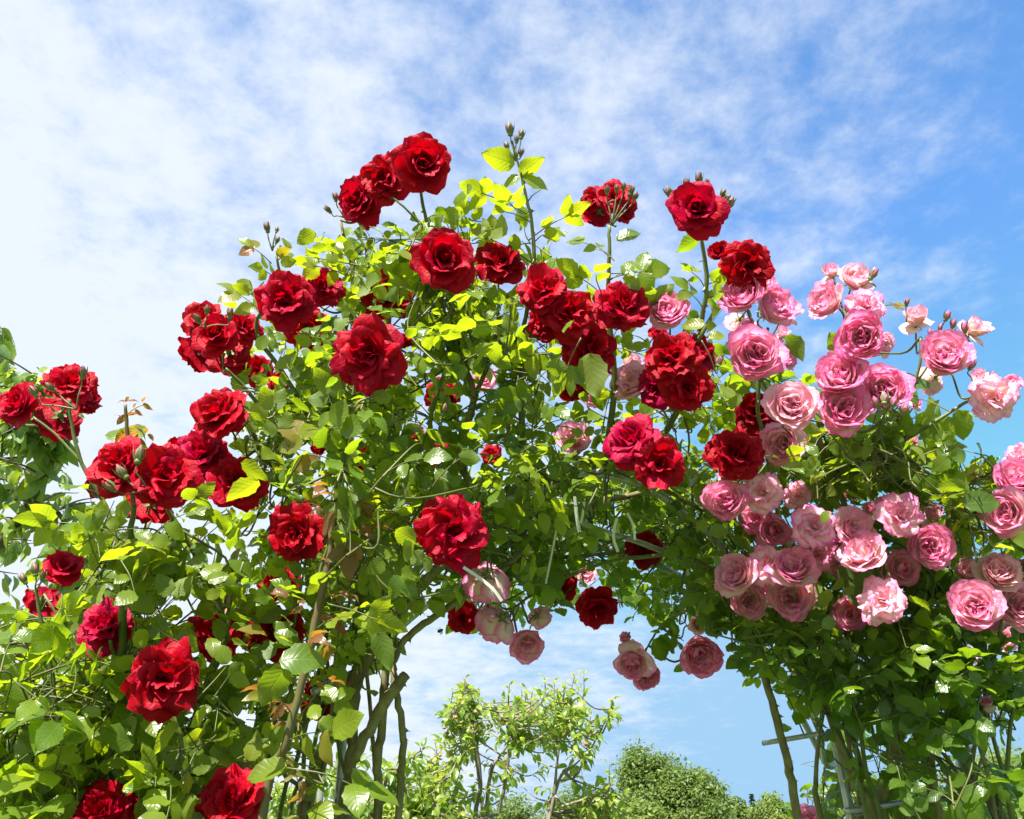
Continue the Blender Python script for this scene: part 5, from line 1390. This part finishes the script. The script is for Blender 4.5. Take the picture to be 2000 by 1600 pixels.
# ------------------------------------------------------------------ plant ties and insect
def tie(pts, w_px, label):
    w_ = [P(*q) for q in pts]; c = catmull(w_, 6)
    mb = MB(); hw = w_px / FPX * pts[0][2] * 0.5
    V = []
    for i, p in enumerate(c):
        tg = unit(c[min(i + 1, len(c) - 1)] - c[max(i - 1, 0)])
        s_ = unit(np.cross(tg, unit(CAM - p) + np.array([0.25, 0, 0.1]))); n_v = np.cross(s_, tg) * 0.0006
        V += [p - s_ * hw - n_v, p + s_ * hw - n_v, p + s_ * hw + n_v, p - s_ * hw + n_v]
    F = []
    for i in range(len(c) - 1):
        for j in range(4):
            k = (j + 1) % 4; F.append((4 * i + j, 4 * i + k, 4 * i + 4 + k, 4 * i + 4 + j))
    F += [(3, 2, 1, 0), tuple(4 * (len(c) - 1) + j for j in range(4))]
    mb.add(V, F)
    o0 = c[0]
    o = link("plant_tie", mb.mesh("plant_tie", M_TIE, smooth=False, origin=o0)); o.location = o0
    tag(o, label, "plant tie", "white plastic ties hanging in the arch")
tie([(905, 1108, 1.36), (935, 1128, 1.36), (962, 1150, 1.36), (980, 1174, 1.36)], 6, "white plastic tie end crossing the pink bloom below the big crimson bloom")
tie([(1123, 970, 1.62), (1126, 1005, 1.62), (1131, 1038, 1.62)], 7, "straight white plastic tie end hanging near the arch top bar")
tie([(1141, 980, 1.64), (1138, 1005, 1.64), (1134, 1022, 1.64)], 5, "short white tie end beside the straight hanging one")
tie([(1205, 1012, 1.68), (1199, 1035, 1.68), (1199, 1055, 1.68), (1207, 1078, 1.68)], 6, "curved white tie end beside the small dark red bloom")
tie([(1225, 1002, 1.68), (1236, 1025, 1.68), (1240, 1055, 1.68)], 5, "curved greenish white tie loop over the small dark red bloom")
tie([(1092, 1010, 1.66), (1080, 1070, 1.66), (1066, 1140, 1.66)], 4, "long thin slanting pale string hanging inside the arch")

bp = P(860, 1232, 1.5)
bee = empty("bumblebee", bp)
tag(bee, "tiny dark bumblebee flying against blue sky beside the arch", "insect")
mb = MB()
V = []; F = []; sides = 10
prof = [(0.02, -1.0), (0.30, -0.9), (0.52, -0.6), (0.55, -0.25), (0.40, 0.0), (0.50, 0.25), (0.48, 0.5), (0.28, 0.65), (0.30, 0.8), (0.22, 0.98), (0.03, 1.05)]
for r_, x_ in prof:
    for j in range(sides):
        a = 2 * math.pi * j / sides; V.append((x_ * 0.0055, r_ * math.cos(a) * 0.0055, r_ * math.sin(a) * 0.0055))
for i in range(len(prof) - 1):
    for j in range(sides):
        k = (j + 1) % sides; F.append((i * sides + j, (i + 1) * sides + j, (i + 1) * sides + k, i * sides + k))
mb.add(V, F)
for sg in (-1, 1):
    for k in range(3):
        x0 = (0.1 + 0.2 * k) * 0.0055
        tube(mb, [(x0, sg * 0.002, -0.002), (x0 - 0.001, sg * 0.0035, -0.0038), (x0 - 0.0025, sg * 0.003, -0.0062)], [0.0003], 4)
b_ = link("body", mb.mesh("body", M_BEE), bee)
for sg in (-1, 1):
    mb = MB()
    mb.add([(0.002, sg * 0.0015, 0.0022), (0.001, sg * 0.005, 0.005), (-0.002, sg * 0.0085, 0.0065), (-0.0045, sg * 0.007, 0.0055), (-0.003, sg * 0.003, 0.003)], [(0, 1, 2, 3, 4)])
    link("wing", mb.mesh("wing", M_WING), bee)
bee.rotation_euler = (0.1, -0.5, 0.4)
